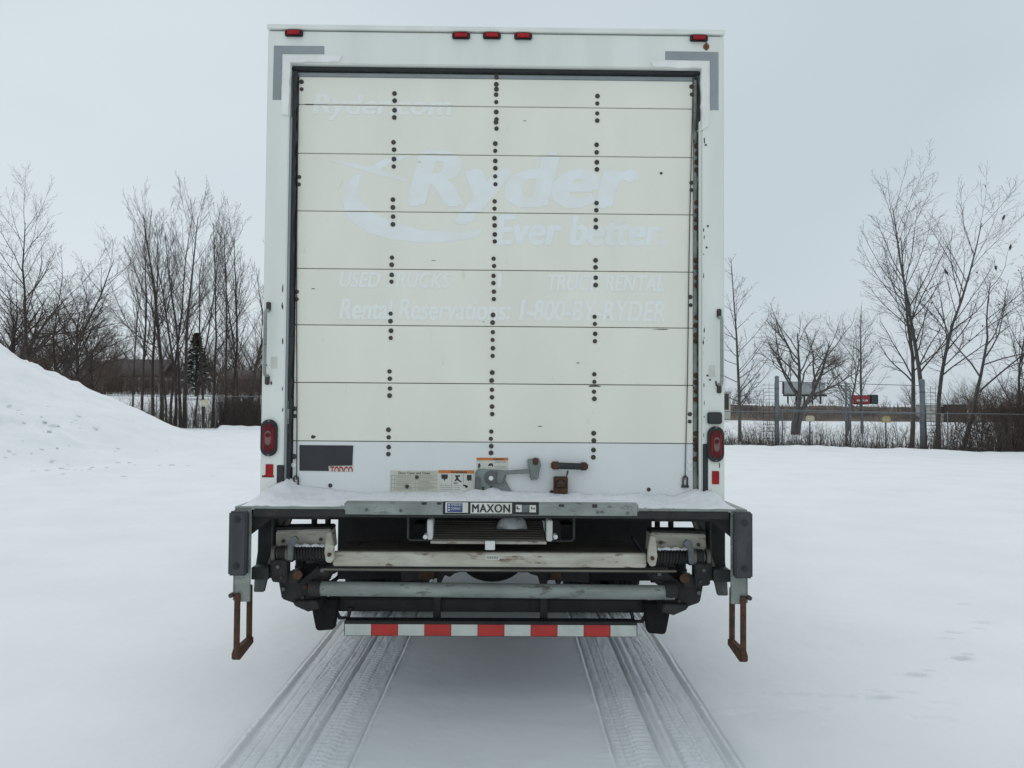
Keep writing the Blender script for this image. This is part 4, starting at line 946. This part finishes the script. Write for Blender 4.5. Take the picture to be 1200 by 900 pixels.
SPREAD = dict(levels=4, wob=(.10, .13, .16, .18, .2), up=(.0, .04, .03, .0, 0), n=(9, 8, 6, 5), ref=(1, 5.0, 2.0, .8), start=(.30, .25, .2, .2), ang=(46, 42, 45, 42), len=(.72, .5, .45, .45), thick=(.62, .58, .55, .6), prof=lambda f: 1.1 - .45 * f)
CONIC = dict(levels=3, wob=(.02, .05, .10, .15), up=(.0, .05, .03, .0), n=(34, 7, 5), ref=(1, 2.2, .8), start=(.16, .2, .2), ang=(58, 38, 40), len=(.36, .36, .42), thick=(.36, .5, .55), prof=lambda f: 1.15 - 1.0 * f)
DENSE = dict(levels=4, wob=(.08, .12, .15, .18, .2), up=(.0, .06, .04, .02, 0), n=(13, 9, 7, 4), ref=(1, 4.0, 1.6, .7), start=(.16, .2, .15, .2), ang=(40, 40, 42, 42), len=(.62, .48, .45, .45), thick=(.58, .55, .55, .6), prof=lambda f: 1.1 - .5 * f)
TALL = dict(levels=3, wob=(.05, .08, .12, .16), up=(.015, .07, .04, .02), n=(20, 9, 6), ref=(1, 4.0, 1.2), start=(.28, .2, .15), ang=(42, 38, 40), len=(.34, .42, .42), thick=(.45, .5, .55), prof=lambda f: 1.1 - .6 * abs(f - .45))
def tree(px, Yb, top, style, label, stems=((0, 0, 1),), r=.11, seed=0, bark='bark', tw='twig', lean=0.0, group='bare trees along the fence', leaves=0, name='bare_tree', ybase=None):
    R = random.Random(seed * 7 + 3); x = at(px, 480, Yb).x; g = float(terrain(np.array([x]), np.array([Yb]))[0])
    h = at(px, top, Yb).z - g
    t = thing(name, (x, Yb, g - .05), label, 'tree', group)
    tk, cw = Twigs(), Twigs()
    for dx, ln, sc in stems:
        d = Vector((ln + lean, R.uniform(-.05, .05), 1)).normalized()
        grow(tk, cw, Vector((x + dx, Yb + R.uniform(-.2, .2) * (dx != 0), g - .06)), d, h * sc * .96, r * (.75 + .25 * sc), 0, style, R)
    VT, FT = tk.arrays(); V, F = cw.arrays()
    k_ = (h + .05) / (max(VT[:, 2].max(), V[:, 2].max()) - g + .05); pv = np.array([x, Yb, g - .06])      # the measured height is that of the topmost twig
    kk = np.array([k_ ** .6, k_ ** .6, k_]); VT = pv + (VT - pv) * kk; V = pv + (V - pv) * kk
    link_mesh('trunk', quads_mesh(VT, FT), bark, t, org=(x, Yb, g - .05))
    link_mesh('crown', quads_mesh(V, F), tw, t, org=(x, Yb, g - .05))
    if leaves:
        idx = nrg.integers(0, len(V), leaves); lv = []; lf = []
        for q, i in enumerate(idx):
            c = Vector(V[i]); a = Vector(nrg.normal(size=3)).normalized() * R.uniform(.04, .10); bb = Vector(nrg.normal(size=3)).normalized() * R.uniform(.04, .09)
            lv += [c, c + a, c + a + bb, c + bb - Vector((0, 0, .04))]; lf.append((4 * q, 4 * q + 1, 4 * q + 2, 4 * q + 3))
        link_mesh('clinging_leaves', quads_mesh(np.array([tuple(v) for v in lv]), np.array(lf)), 'dry_leaf', t)['kind'] = 'stuff'
    return t
# left of the truck
tree(42, 46, 190, TALL, 'tallest slender bare tree rising behind the ploughed snow bank, twin stems', ((0, -.03, 1), (.6, .09, .93)), .15, 1)
tree(14, 52, 300, DENSE, 'dense dark bare tree with tangled twigs at the top of the snow bank', r=.22, seed=2)
tree(-18, 48, 255, SPREAD, 'broad bare tree reaching over the crest of the snow bank', r=.2, seed=3)
tree(64, 54, 318, DENSE, 'low rounded bare tree behind the slope of the snow bank, left of its neighbour', r=.17, seed=4)
tree(30, 57, 292, DENSE, 'dense bare tree filling the gap beside the tallest tree above the snow bank', r=.2, seed=41)
tree(106, 56, 335, DENSE, 'outermost low bare tree of the clump above the snow bank slope', r=.14, seed=42)
tree(88, 51, 325, DENSE, 'low rounded bare tree with forked limbs leaning towards the dark roofed house', r=.19, seed=5, lean=.12)
pop = [(166, 43.5, 236, -.02, 'slender bare tree with long low side branches, first of the row behind the yellow markers', 6), (180, 44.5, 226, -.03, 'slender bare tree in the row, with a thin trunk close beside the first', 7),
       (190, 43.2, 217, .0, 'slender straight bare tree standing in the thick of the row', 8), (200, 45, 214, .01, 'tall slender bare tree of the row, forked near its top', 9),
       (212, 44, 232, .02, 'slender bare tree leaning slightly, between the forked tree and the evergreen', 10), (217, 43, 214, .05, 'tall bare tree of the row leaning towards the truck, trunk before the evergreen', 11),
       (250, 44, 219, .0, 'tall straight bare tree just past the dark evergreen', 12), (272, 45, 243, .02, 'bare tree of the row with close upright branches, second nearest the truck body', 13),
       (290, 43, 252, .02, 'bare tree of the row whose twigs reach the truck body', 14)]
pop += [(156, 46, 262, -.05, 'short slender bare tree at the snow bank end of the row', 51), (195, 47, 240, -.01, 'thin bare tree hidden among the thick of the row', 52), (206, 42.8, 250, .03, 'thin bare tree close behind the fence, in the thick of the row', 53),
        (228, 46, 236, .0, 'thin bare tree straight in front of the evergreen', 54), (239, 43.5, 262, -.03, 'short thin bare tree beside the evergreen, above the pale marker sign', 55), (262, 43, 238, .01, 'thin bare tree midway between the evergreen and the truck body', 56),
        (281, 46, 262, -.02, 'short thin bare tree rising from the brown thicket', 57), (300, 44.5, 268, .01, 'bare tree half hidden by the edge of the truck body', 58)]
for px, Yb, top, ln, lab, sd in pop:
    tree(px, Yb, top, POPLAR, lab, r=(.085 + .02 * (sd % 3)) * (.75 if sd > 50 else 1), seed=sd, lean=ln)
# right of the truck
tree(867, 45, 293, CONIC, 'narrow cone-shaped bare tree beside the truck body', r=.10, seed=21, bark='bark_grey')
tree(930, 62, 342, SPREAD, 'round-headed bare tree with a forked trunk before the billboard', ((0, -.05, .95), (.35, .16, .9)), .27, 22, bark='bark_grey')
tree(992, 60, 352, SPREAD, 'small bare tree with spreading limbs behind the paired gate posts', r=.15, seed=23, bark='bark_grey')
tree(1010, 66, 352, CONIC, 'thin upright bare tree beside the red trailer', r=.13, seed=24, bark='bark_grey')
tree(1068, 39, 214, TALL, 'tall bare tree left of the thick gate post, one of three close trunks', r=.13, seed=25, bark='bark_grey')
tree(1083, 38, 172, TALL, 'tallest bare tree by the thick gate post, middle of three close trunks', r=.14, seed=26, bark='bark_grey')
tree(1100, 38.5, 195, TALL, 'tall bare tree curving away from the thick gate post, outermost of three close trunks', r=.13, seed=27, bark='bark_grey', lean=.10)
tree(1128, 36, 268, SPREAD, 'leaning bare tree with dead leaves still clinging to its twigs', r=.12, seed=28, bark='bark_grey', lean=.38, leaves=90)
tree(1196, 37, 330, DENSE, 'low bare tree rising out of the thicket past the leaning tree', r=.09, seed=29, bark='bark_grey')
# evergreen with snow on its boughs, far behind the fence
def evergreen(px, Yb, top, base, label):
    x = at(px, 440, Yb).x; g = at(px, base, Yb).z; h = at(px, top, Yb).z - g
    t = thing('evergreen_tree', (x, Yb, g), label, 'tree')
    MB().tube([(x, Yb, g - 1.2), (x, Yb, g + h)], [.16, .02], 8).build('trunk', 'bark', t)
    R = random.Random(5); lv, lf, sv, sf = [], [], [], []
    for k in range(1500):
        f = R.random() ** .8; rad = (.05 + .95 * (1 - f)) * h * .36 * R.uniform(.25, 1.1); an = R.uniform(0, 6.283)
        c = Vector((x + rad * math.cos(an), Yb + rad * math.sin(an), g + h * f - rad * .25))
        a = Vector((math.cos(an), math.sin(an), R.uniform(-.5, .2))) * R.uniform(.2, .5); bb = Vector((-math.sin(an), math.cos(an), R.uniform(-.4, .4))) * R.uniform(.12, .3)
        vs = [c - bb, c + a * .6 - bb * .5, c + a, c + bb]
        V_, F_ = (sv, sf) if (R.random() < .06 and rad > .5) else (lv, lf)
        F_.append(tuple(len(V_) + i for i in range(4))); V_ += [tuple(v) for v in vs]
    link_mesh('crown', quads_mesh(np.array(lv), np.array(lf)), 'needles', t); link_mesh('bough_snow', quads_mesh(np.array(sv), np.array(sf)), 'snow', t)['kind'] = 'stuff'
evergreen(230, 88, 390, 452, 'dark evergreen tree dusted with snow among the bare trunks')

# ------------------------------------------------------------------ thickets and weeds: nobody could count the stems
def brush(name, label, spots, mat, count, hmin, hmax, seed, rad=.006, lean=.3, branch=2):
    R = random.Random(seed); tw = Twigs()
    for k in range(count):
        x, y, sc = spots(R); g = float(terrain(np.array([x]), np.array([y]))[0]) - .05
        h = R.uniform(hmin, hmax) * sc; dx, dy = R.gauss(0, lean) * h, R.gauss(0, lean) * h
        p0 = (x, y, g); p1 = (x + dx * .35, y + dy * .35, g + h * .55); p2 = (x + dx, y + dy, g + h)
        rr = rad * R.uniform(.7, 1.5)
        tw.stick([p0, p1, p2], [rr, rr * .8, rr * .4], 3)
        for j in range(branch):
            f = R.uniform(.3, .9); q = (x + dx * f * .8, y + dy * f * .8, g + h * f)
            tw.stick([q, (q[0] + R.gauss(0, .22) * h, q[1] + R.gauss(0, .2) * h, q[2] + R.uniform(.08, .35) * h)], [rr * .6, rr * .25], 3)
    o = link_mesh(name, quads_mesh(*tw.arrays()), mat); tag(o, label, 'brush', kind='stuff'); return o
def spot_right(R):
    x = R.uniform(8.5, 25); return x, float(fence_y(np.array([x]))[0]) + abs(R.gauss(.5, 1.1)), (.55 + .6 * float(vnoise(np.array([x * 1.1]), np.array([0.]), 3)[0]))
brush('fence_weeds', 'dry brown weeds standing along the fence right of the truck', spot_right, 'dry_weed', 1700, .4, 1.45, 3, .007, .18, 2)
def spot_low(R):
    x = R.uniform(8.5, 25); return x, float(fence_y(np.array([x]))[0]) + R.uniform(-.1, 1.2), 1
brush('fence_weeds', 'short dry grass stubble at the foot of the fence right of the truck', spot_low, 'dry_weed', 2400, .12, .5, 4, .008, .45, 1)
def spot_left(R):
    x = R.uniform(-20, -9.5); return x, 42 + abs(R.gauss(.4, 1.2)), .6 + .6 * R.random()
brush('fence_weeds', 'dry brush along the fence below the row of bare trees', spot_left, 'dry_weed', 1500, .3, 1.9, 5, .007, .2, 3)
def spot_clump(R):
    return -14.1 + R.gauss(0, .6), 43.5 + R.gauss(0, .5), .9 + .3 * R.random()
brush('brown_thicket', 'dense brown thicket at the fence beside the truck body', spot_clump, 'twig_warm', 900, .6, 2.0, 6, .009, .3, 4)
def spot_bush(R):
    x = R.gauss(23.2, 2.0); return x, 34.5 + R.gauss(0, 1.0), max(.3, 1.05 - abs(x - 23.5) / 8)
brush('dark_thicket', 'large dark thicket behind the low fence post past the leaning tree', spot_bush, 'twig_warm', 1000, .8, 3.4, 7, .009, .34, 6)
def spot_back(R):
    return R.uniform(-60, -22), R.uniform(96, 106), 1
brush('hedge_row', 'brown scrub across the snowy field before the houses', spot_back, 'twig_warm', 3000, .8, 3.4, 8, .015, .25, 4)

# far woods, left and right: one mass each
variants = []
for sd in range(5):
    tk = Twigs(); R = random.Random(100 + sd)
    grow(tk, tk, Vector((0, 0, -.3)), Vector((R.uniform(-.05, .05), 0, 1)), 10, .16, 0, dict(DENSE, levels=3, n=(16, 9, 6, 0)), R); variants.append(tk.arrays())
def wood(name, label, spots, mat, seed):
    R = random.Random(seed); Vs, Fs, n = [], [], 0
    for x, y, z, h in spots(R):
        V, F = variants[R.randrange(5)]; a = R.uniform(0, 6.28); s_ = h / 10
        M = np.array([[math.cos(a), -math.sin(a), 0], [math.sin(a), math.cos(a), 0], [0, 0, 1]]) * s_
        Vs.append(V @ M.T + np.array([x, y, z])); Fs.append(F + n); n += len(V)
    o = link_mesh(name, quads_mesh(np.concatenate(Vs), np.concatenate(Fs)), mat); tag(o, label, 'woods', kind='stuff')
def sp_left(R):
    for k in range(80):
        x = R.uniform(-105, -42); y = R.uniform(135, 165); yield x, y, 4.0, R.uniform(6, 10.5)
wood('far_woods', 'dark leafless woods behind the houses', sp_left, 'twig', 1)
def sp_left2(R):
    for k in range(20):
        px = R.uniform(-30, 130); y = R.uniform(72, 100); x = at(px, 470, y).x; yield x, y, float(terrain(np.array([x]), np.array([y]))[0]), R.uniform(5, 7.5)
wood('field_woods', 'thin leafless wood between the snow bank and the houses', sp_left2, 'twig_warm', 2)
def sp_right(R):
    for k in range(42):
        x = R.uniform(40, 185); y = R.uniform(215, 260); yield x, y, 1.5, R.uniform(5, 9)
wood('road_woods', 'grey leafless trees beyond the far road', sp_right, 'bark_grey', 3)
def sp_right2(R):
    for k in range(16):
        px = R.uniform(1120, 1230); y = R.uniform(70, 110); x = at(px, 470, y).x; yield x, y, -.1, R.uniform(3.5, 5.5)
wood('scrub_woods', 'brown scrub trees behind the dark thicket', sp_right2, 'twig_warm', 4)
# weeds on the far bank
R = random.Random(9); tw = Twigs()
for k in range(5000):
    x = R.uniform(30, 150); f = R.random(); y = 173 + 9 * f; g = 3.3 * f - .2; h = R.uniform(.5, 1.9)
    tw.stick([(x, y, g), (x + R.gauss(0, .45), y, g + h)], [.05, .015], 3)
tag(link_mesh('bank_weeds', quads_mesh(*tw.arrays()), 'far_weed'), 'brown weeds covering the far road bank', 'weeds', kind='stuff')

# ------------------------------------------------------------------ chain-link fence, gate posts, markers
FH = 1.66
fence = thing('chain_link_fence', (0, 41.5, 0), 'grey chain-link fence running behind the truck at the edge of the snowy lot', 'fence')
fx_ = [x for x in np.arange(-30, 36, 3.05)]
def fpt(x): y = float(fence_y(np.array([x]))[0]); return Vector((x, y, float(terrain(np.array([x]), np.array([y]))[0])))
post_me = None
for x in fx_:
    p = fpt(x); po = MB().tube([(p.x, p.y, p.z - .2), (p.x, p.y, p.z + FH + .03)], .025, 8).tube([(p.x, p.y, p.z + FH + .03), (p.x, p.y, p.z + FH + .07)], [.036, .01], 8).build('post', 'post_galv', fence)
for i in range(len(fx_) - 1):
    a, c = fpt(fx_[i]), fpt(fx_[i + 1]); MB().tube([a + Vector((0, -.0, FH)), c + Vector((0, 0, FH))], .016, 6).build('top_rail', 'post_galv', fence)
V, F, n = [], [], 0
tw = Twigs()
for i in range(len(fx_) - 1):
    a, c = fpt(fx_[i]), fpt(fx_[i + 1]); d = c - a; m_ = int(d.length / .11)
    for k in range(-15, m_):
        for sg in (1, -1):
            f0, f1 = k / m_, (k + 15) / m_; z0_, z1_ = 0.02, FH
            if f0 < 0: z0_ += (z1_ - z0_) * (-f0) / (f1 - f0); f0 = 0
            if f1 > 1: z1_ -= (FH - .02) * (f1 - 1) / (15 / m_); f1 = 1
            if sg < 0: f0, f1 = 1 - f0, 1 - f1
            q0 = a + d * f0 + Vector((0, -.03 + .002 * sg, z0_)); q1 = a + d * f1 + Vector((0, -.03 + .002 * sg, z1_))
            tw.stick([tuple(q0), tuple(q1)], [.0022, .0022], 3)
link_mesh('wire_mesh', quads_mesh(*tw.arrays()), 'wire_galv', fence)['kind'] = 'stuff'
def gatepost(px, Yb, top, base, r, label):
    x = at(px, 490, Yb).x; z1 = at(px, top, Yb).z; z0 = at(px, base, Yb).z
    t = thing('gate_post', (x, Yb, z0), label, 'post', 'tall gate posts')
    MB().tube([(x, Yb, z0 - .15), (x, Yb, z1)], r, 14).build('shaft', 'post_galv', t)
    MB().lathe_x([(0, 0.001)], (0, 0, 0), 3) if False else MB().tube([(x, Yb, z1), (x, Yb, z1 + .03), (x, Yb, z1 + .07)], [r * 1.08, r * 1.0, r * .3], 14).build('cap', 'post_galv', t)
    for f in (.42, .84): zc = z0 + (z1 - z0) * f; MB().tube([(x, Yb, zc - .03), (x, Yb, zc + .03)], r * 1.14, 14).build('clamp', 'wire_galv', t)
    return t, x, z0, z1
g1 = gatepost(910.5, 36.6, 442, 525, .095, 'thick grey gate post with a black rung panel, nearer the truck')
g2 = gatepost(1081, 34.6, 446, 531, .11, 'thickest grey gate post standing before the three close trunks')
g3 = gatepost(991.5, 36.0, 449, 527, .045, 'thin dark gate post, half of the close pair')
g4 = gatepost(996.5, 35.6, 458, 529, .038, 'thin pale gate post, half of the close pair')
for (gt, x, z0, z1), Yb, dxa, dxb in ((g1, 36.6, -.62, -.10), (g2, 34.6, .16, .58)):
    t = thing('rung_panel', (x + (dxa + dxb) / 2, Yb, z0), 'black wire rung panel fixed ' + ('to the gate post nearer the truck' if dxa < 0 else 'to the thickest gate post'), 'wire panel')
    for dx in (dxa, (dxa + dxb) / 2, dxb): MB().tube([(x + dx, Yb, z0), (x + dx, Yb, z1 - .25 - .3 * (dx == dxa))], .009, 6).build('upright', 'dark_steel', t)
    for k in range(18):
        zz = z0 + .1 + k * (z1 - z0 - .3) / 18; MB().tube([(x + dxa - .03, Yb - .015, zz), (x + dxb + .06, Yb - .015, zz)], .010 if k < 9 else .007, 6).build('rung', 'dark_steel', t)
ga, gb = at(912, 447, 36.6), at(1079, 452, 34.6)
o = MB().tube([ga, gb], .014, 6).build('gate_cable', 'wire_galv'); tag(o, 'thin overhead wire strung between the two thick gate posts', 'wire')
o = MB().tube([at(912, 480.5, 36.55), at(1079, 484, 34.55)], .022, 6).build('gate_rail', 'post_galv'); tag(o, 'thin horizontal rail between the two thick gate posts', 'rail')
def marker(px, Yb, top, base, mat, label, w=.42, h=.27):
    x = at(px, top, Yb).x; z1 = at(px, top, Yb).z; z0 = float(terrain(np.array([x]), np.array([Yb]))[0])
    t = thing('marker_sign', (x, Yb, z0), label, 'marker', 'pipeline markers along the fence')
    MB().tube([(x, Yb, z0 - .1), (x, Yb, z1 - h * .4)], .03, 8).build('post', 'bark_grey', t)
    MB().prism([(x - w / 2, z1 - h), (x + w / 2, z1 - h), (x + w / 2, z1 - h * .25), (x + w * .3, z1), (x - w * .3, z1), (x - w / 2, z1 - h * .25)], Yb - .05, Yb - .032).build('board', mat, t, .008)
    MB().box(x - w * .3, x + w * .3, Yb - .056, Yb - .0505, z1 - h * .62, z1 - h * .45).build('print_line', 'sticker_white', t)
marker(118, 40.9, 463, 480, 'marker_yellow', 'yellow marker sign half buried beside the snow bank', .36, .3)
marker(240, 40.8, 468.5, 506, 'marker_pale', 'pale yellow marker sign on a post below the evergreen', .34, .34)
marker(949, 35.9, 487, 525, 'marker_pale', 'pale marker sign on a post between the gate posts', .40, .27)
marker(1038, 35.3, 488, 527, 'marker_yellow', 'yellow marker sign on a post beside the thickest gate post', .40, .27)

# ------------------------------------------------------------------ houses across the field, left
def house(px0, px1, ybase, yeave, yridge, Yh, label, wall, gable=False, snow=False, depth=8):
    x0, x1 = at(px0, ybase, Yh).x, at(px1, ybase, Yh).x; z0 = at((px0 + px1) / 2, ybase, Yh).z; ze = at((px0 + px1) / 2, yeave, Yh).z; zr = at((px0 + px1) / 2, yridge, Yh).z
    t = thing('house', ((x0 + x1) / 2, Yh, z0), label, 'house', 'houses across the field')
    rm = 'snow' if snow else 'house_roof'
    if gable:
        xm = (x0 + x1) / 2
        MB().prism([(x0, z0 - 2), (x1, z0 - 2), (x1, ze), (xm, zr), (x0, ze)], Yh, Yh + depth).build('wall', wall, t)
        MB().prism([(x0 - .4, ze - .25), (xm, zr + .02), (x1 + .4, ze - .25), (x1 + .4, ze + .05), (xm, zr + .35), (x0 - .4, ze + .05)], Yh - .4, Yh + depth + .4).build('roof', rm, t)
    else:
        MB().box(x0, x1, Yh, Yh + depth, z0 - 2, ze).build('wall', wall, t)
        MB().prismx([(Yh - .5, ze - .1), (Yh + depth / 2, zr), (Yh + depth + .5, ze - .1), (Yh + depth + .5, ze + .15), (Yh + depth / 2, zr + .25), (Yh - .5, ze + .15)], x0 - .4, x1 + .4).build('roof', rm, t)
    n = max(1, int((x1 - x0) / 3))
    for k in range(n):
        xc = x0 + (x1 - x0) * (k + .5) / n; wd = MB().box(xc - .5, xc + .5, Yh - .04, Yh - .005, z0 + (ze - z0) * .38, z0 + (ze - z0) * .85).build('window', 'window_dark', t)
        MB().box(xc - .62, xc + .62, Yh - .10, Yh - .045, z0 + (ze - z0) * .38 - .12, z0 + (ze - z0) * .38).build('sill', 'white_trim', wd)
    return t
house(122, 186, 463, 441.5, 421, 118, 'long low house with a dark roof and pale walls across the field', 'house_wall')
house(88, 118, 464, 446, 424, 112, 'tan gabled house with a dark roof beside the long low house', 'house_wall_tan', gable=True)
house(48, 84, 448, 440, 426, 125, 'small house with a snow covered roof just above the snow bank', 'house_wall', snow=True)
house(262, 312, 462, 446, 434, 122, 'dark roofed building behind the row of trees nearest the truck', 'house_wall_tan')
R = random.Random(3)
# ------------------------------------------------------------------ beyond the road bank, right
Yq = 188
x0, x1, z0, z1 = rect(919, 448, 967, 462, Yq)
t = thing('billboard', ((x0 + x1) / 2, Yq, 3.0), 'blank grey billboard beyond the far road', 'billboard')
MB().box(x0, x1, Yq, Yq + .5, z0, z1).build('panel', 'sign_grey', t, .03); MB().box(x0 - .3, x1 + .1, Yq - .9, Yq - .02, z0 - .5, z0 - .05).build('catwalk', 'house_roof', t)
MB().box(x0 - .3, x0 - .02, Yq - .02, Yq + .5, z0, z1 + .2).build('edge_frame', 'house_roof', t)
for f in (.1, .3, .5, .7, .9): xx = x0 + (x1 - x0) * f; MB().box(xx - .14, xx + .14, Yq + .1, Yq + .45, 2.0, z0 - .52).build('post', 'house_roof', t)
Yq = 189
x0, x1, z0, z1 = rect(1001, 463, 1019.5, 473, Yq)
t = thing('trailer_truck', ((x0 + x1) / 2, Yq, 3.0), 'distant red trailer with a dark green cab on the far road', 'truck')
MB().box(x0, x1, Yq, Yq + 2.5, z0, z1).build('trailer', 'trailer_red', t, .06); MB().box(x0 + .6, x1 - .5, Yq - .015, Yq - .002, z0 + .55, z0 + .95).build('side_stripe', 'sticker_white', t)
zc = 3.02
MB().box(x1 + .3, x1 + 2.1, Yq + .1, Yq + 2.4, zc + .9, z1 + .15).build('cab', 'cab_green', t, .15); MB().box(x0, x1 + 2.0, Yq + .4, Yq + 2.1, zc + .75, z0 - .01).build('chassis', 'house_roof', t)
for xx in (x0 + .5, x0 + 1.3, x1 - .4, x1 + 1.3):
    MB().tube([(xx, Yq, zc + .5), (xx, Yq + .3, zc + .5)], .5, 18).build('wheel', 'black_rubber', t)
def shed(px0, px1, ytop, ybot, Yh, mat, label, roof='snow'):
    x0, x1, z0, z1 = rect(px0, ytop, px1, ybot, Yh); t = thing('low_building', ((x0 + x1) / 2, Yh, z0), label, 'building', 'low buildings along the far road')
    MB().box(x0, x1, Yh, Yh + 8, z0 - 1.5, z1).build('wall', mat, t); MB().box(x0 - .4, x1 + .4, Yh - .4, Yh + 8.4, z1 + .01, z1 + .35).build('roof', roof, t)
    n = max(1, int((x1 - x0) / 4)); 
    for k in range(n): xc = x0 + (x1 - x0) * (k + .5) / n; MB().box(xc - .8, xc + .8, Yh - .05, Yh - .004, z0 + .3, z1 - .4).build('door', 'house_roof', t)
shed(1096, 1108, 474.5, 486, 168, 'house_wall', 'pale flat building behind the three close trunks')
shed(1109, 1132, 474, 486, 167, 'house_roof', 'dark fronted flat building with snow on its roof beyond the thicket')
shed(1133, 1150, 475, 486, 168, 'house_wall', 'pale flat building next to the dark fronted one')
shed(842, 856, 459, 482, 150, 'house_wall', 'pale building just showing past the truck body', 'snow')
# small birds and crows in the right-hand trees
for px, py, Yb, where in ((1176, 255, 36, 'topmost'), (1184, 290, 36, 'below the topmost one'), (1167, 314, 36, 'on an outer twig'), (1109, 319, 36, 'on a low twig beside the three close trunks')):
    p = at(px, py, Yb); s_ = rng.uniform(.8, 1.2)
    dr = Vector((rng.uniform(-.6, .6), .3, 1)).normalized() * .2 * s_
    bd = MB().tube([p - dr * .9, p - dr * .45, p - dr * .1, p + dr * .25, p + dr * .45, p + dr * .6, p + dr * .75], [.008, .03, .055, .05, .036, .036, .008], 8)
    bd.tube([p + dr * .6, p + dr * .62 + Vector((.07, -.02, .0))], [.012, .003], 5)
    o = bd.build('bird', 'ink_black'); tag(o, 'small dark bird in the bare twigs, ' + where, 'bird', 'birds in the bare trees')
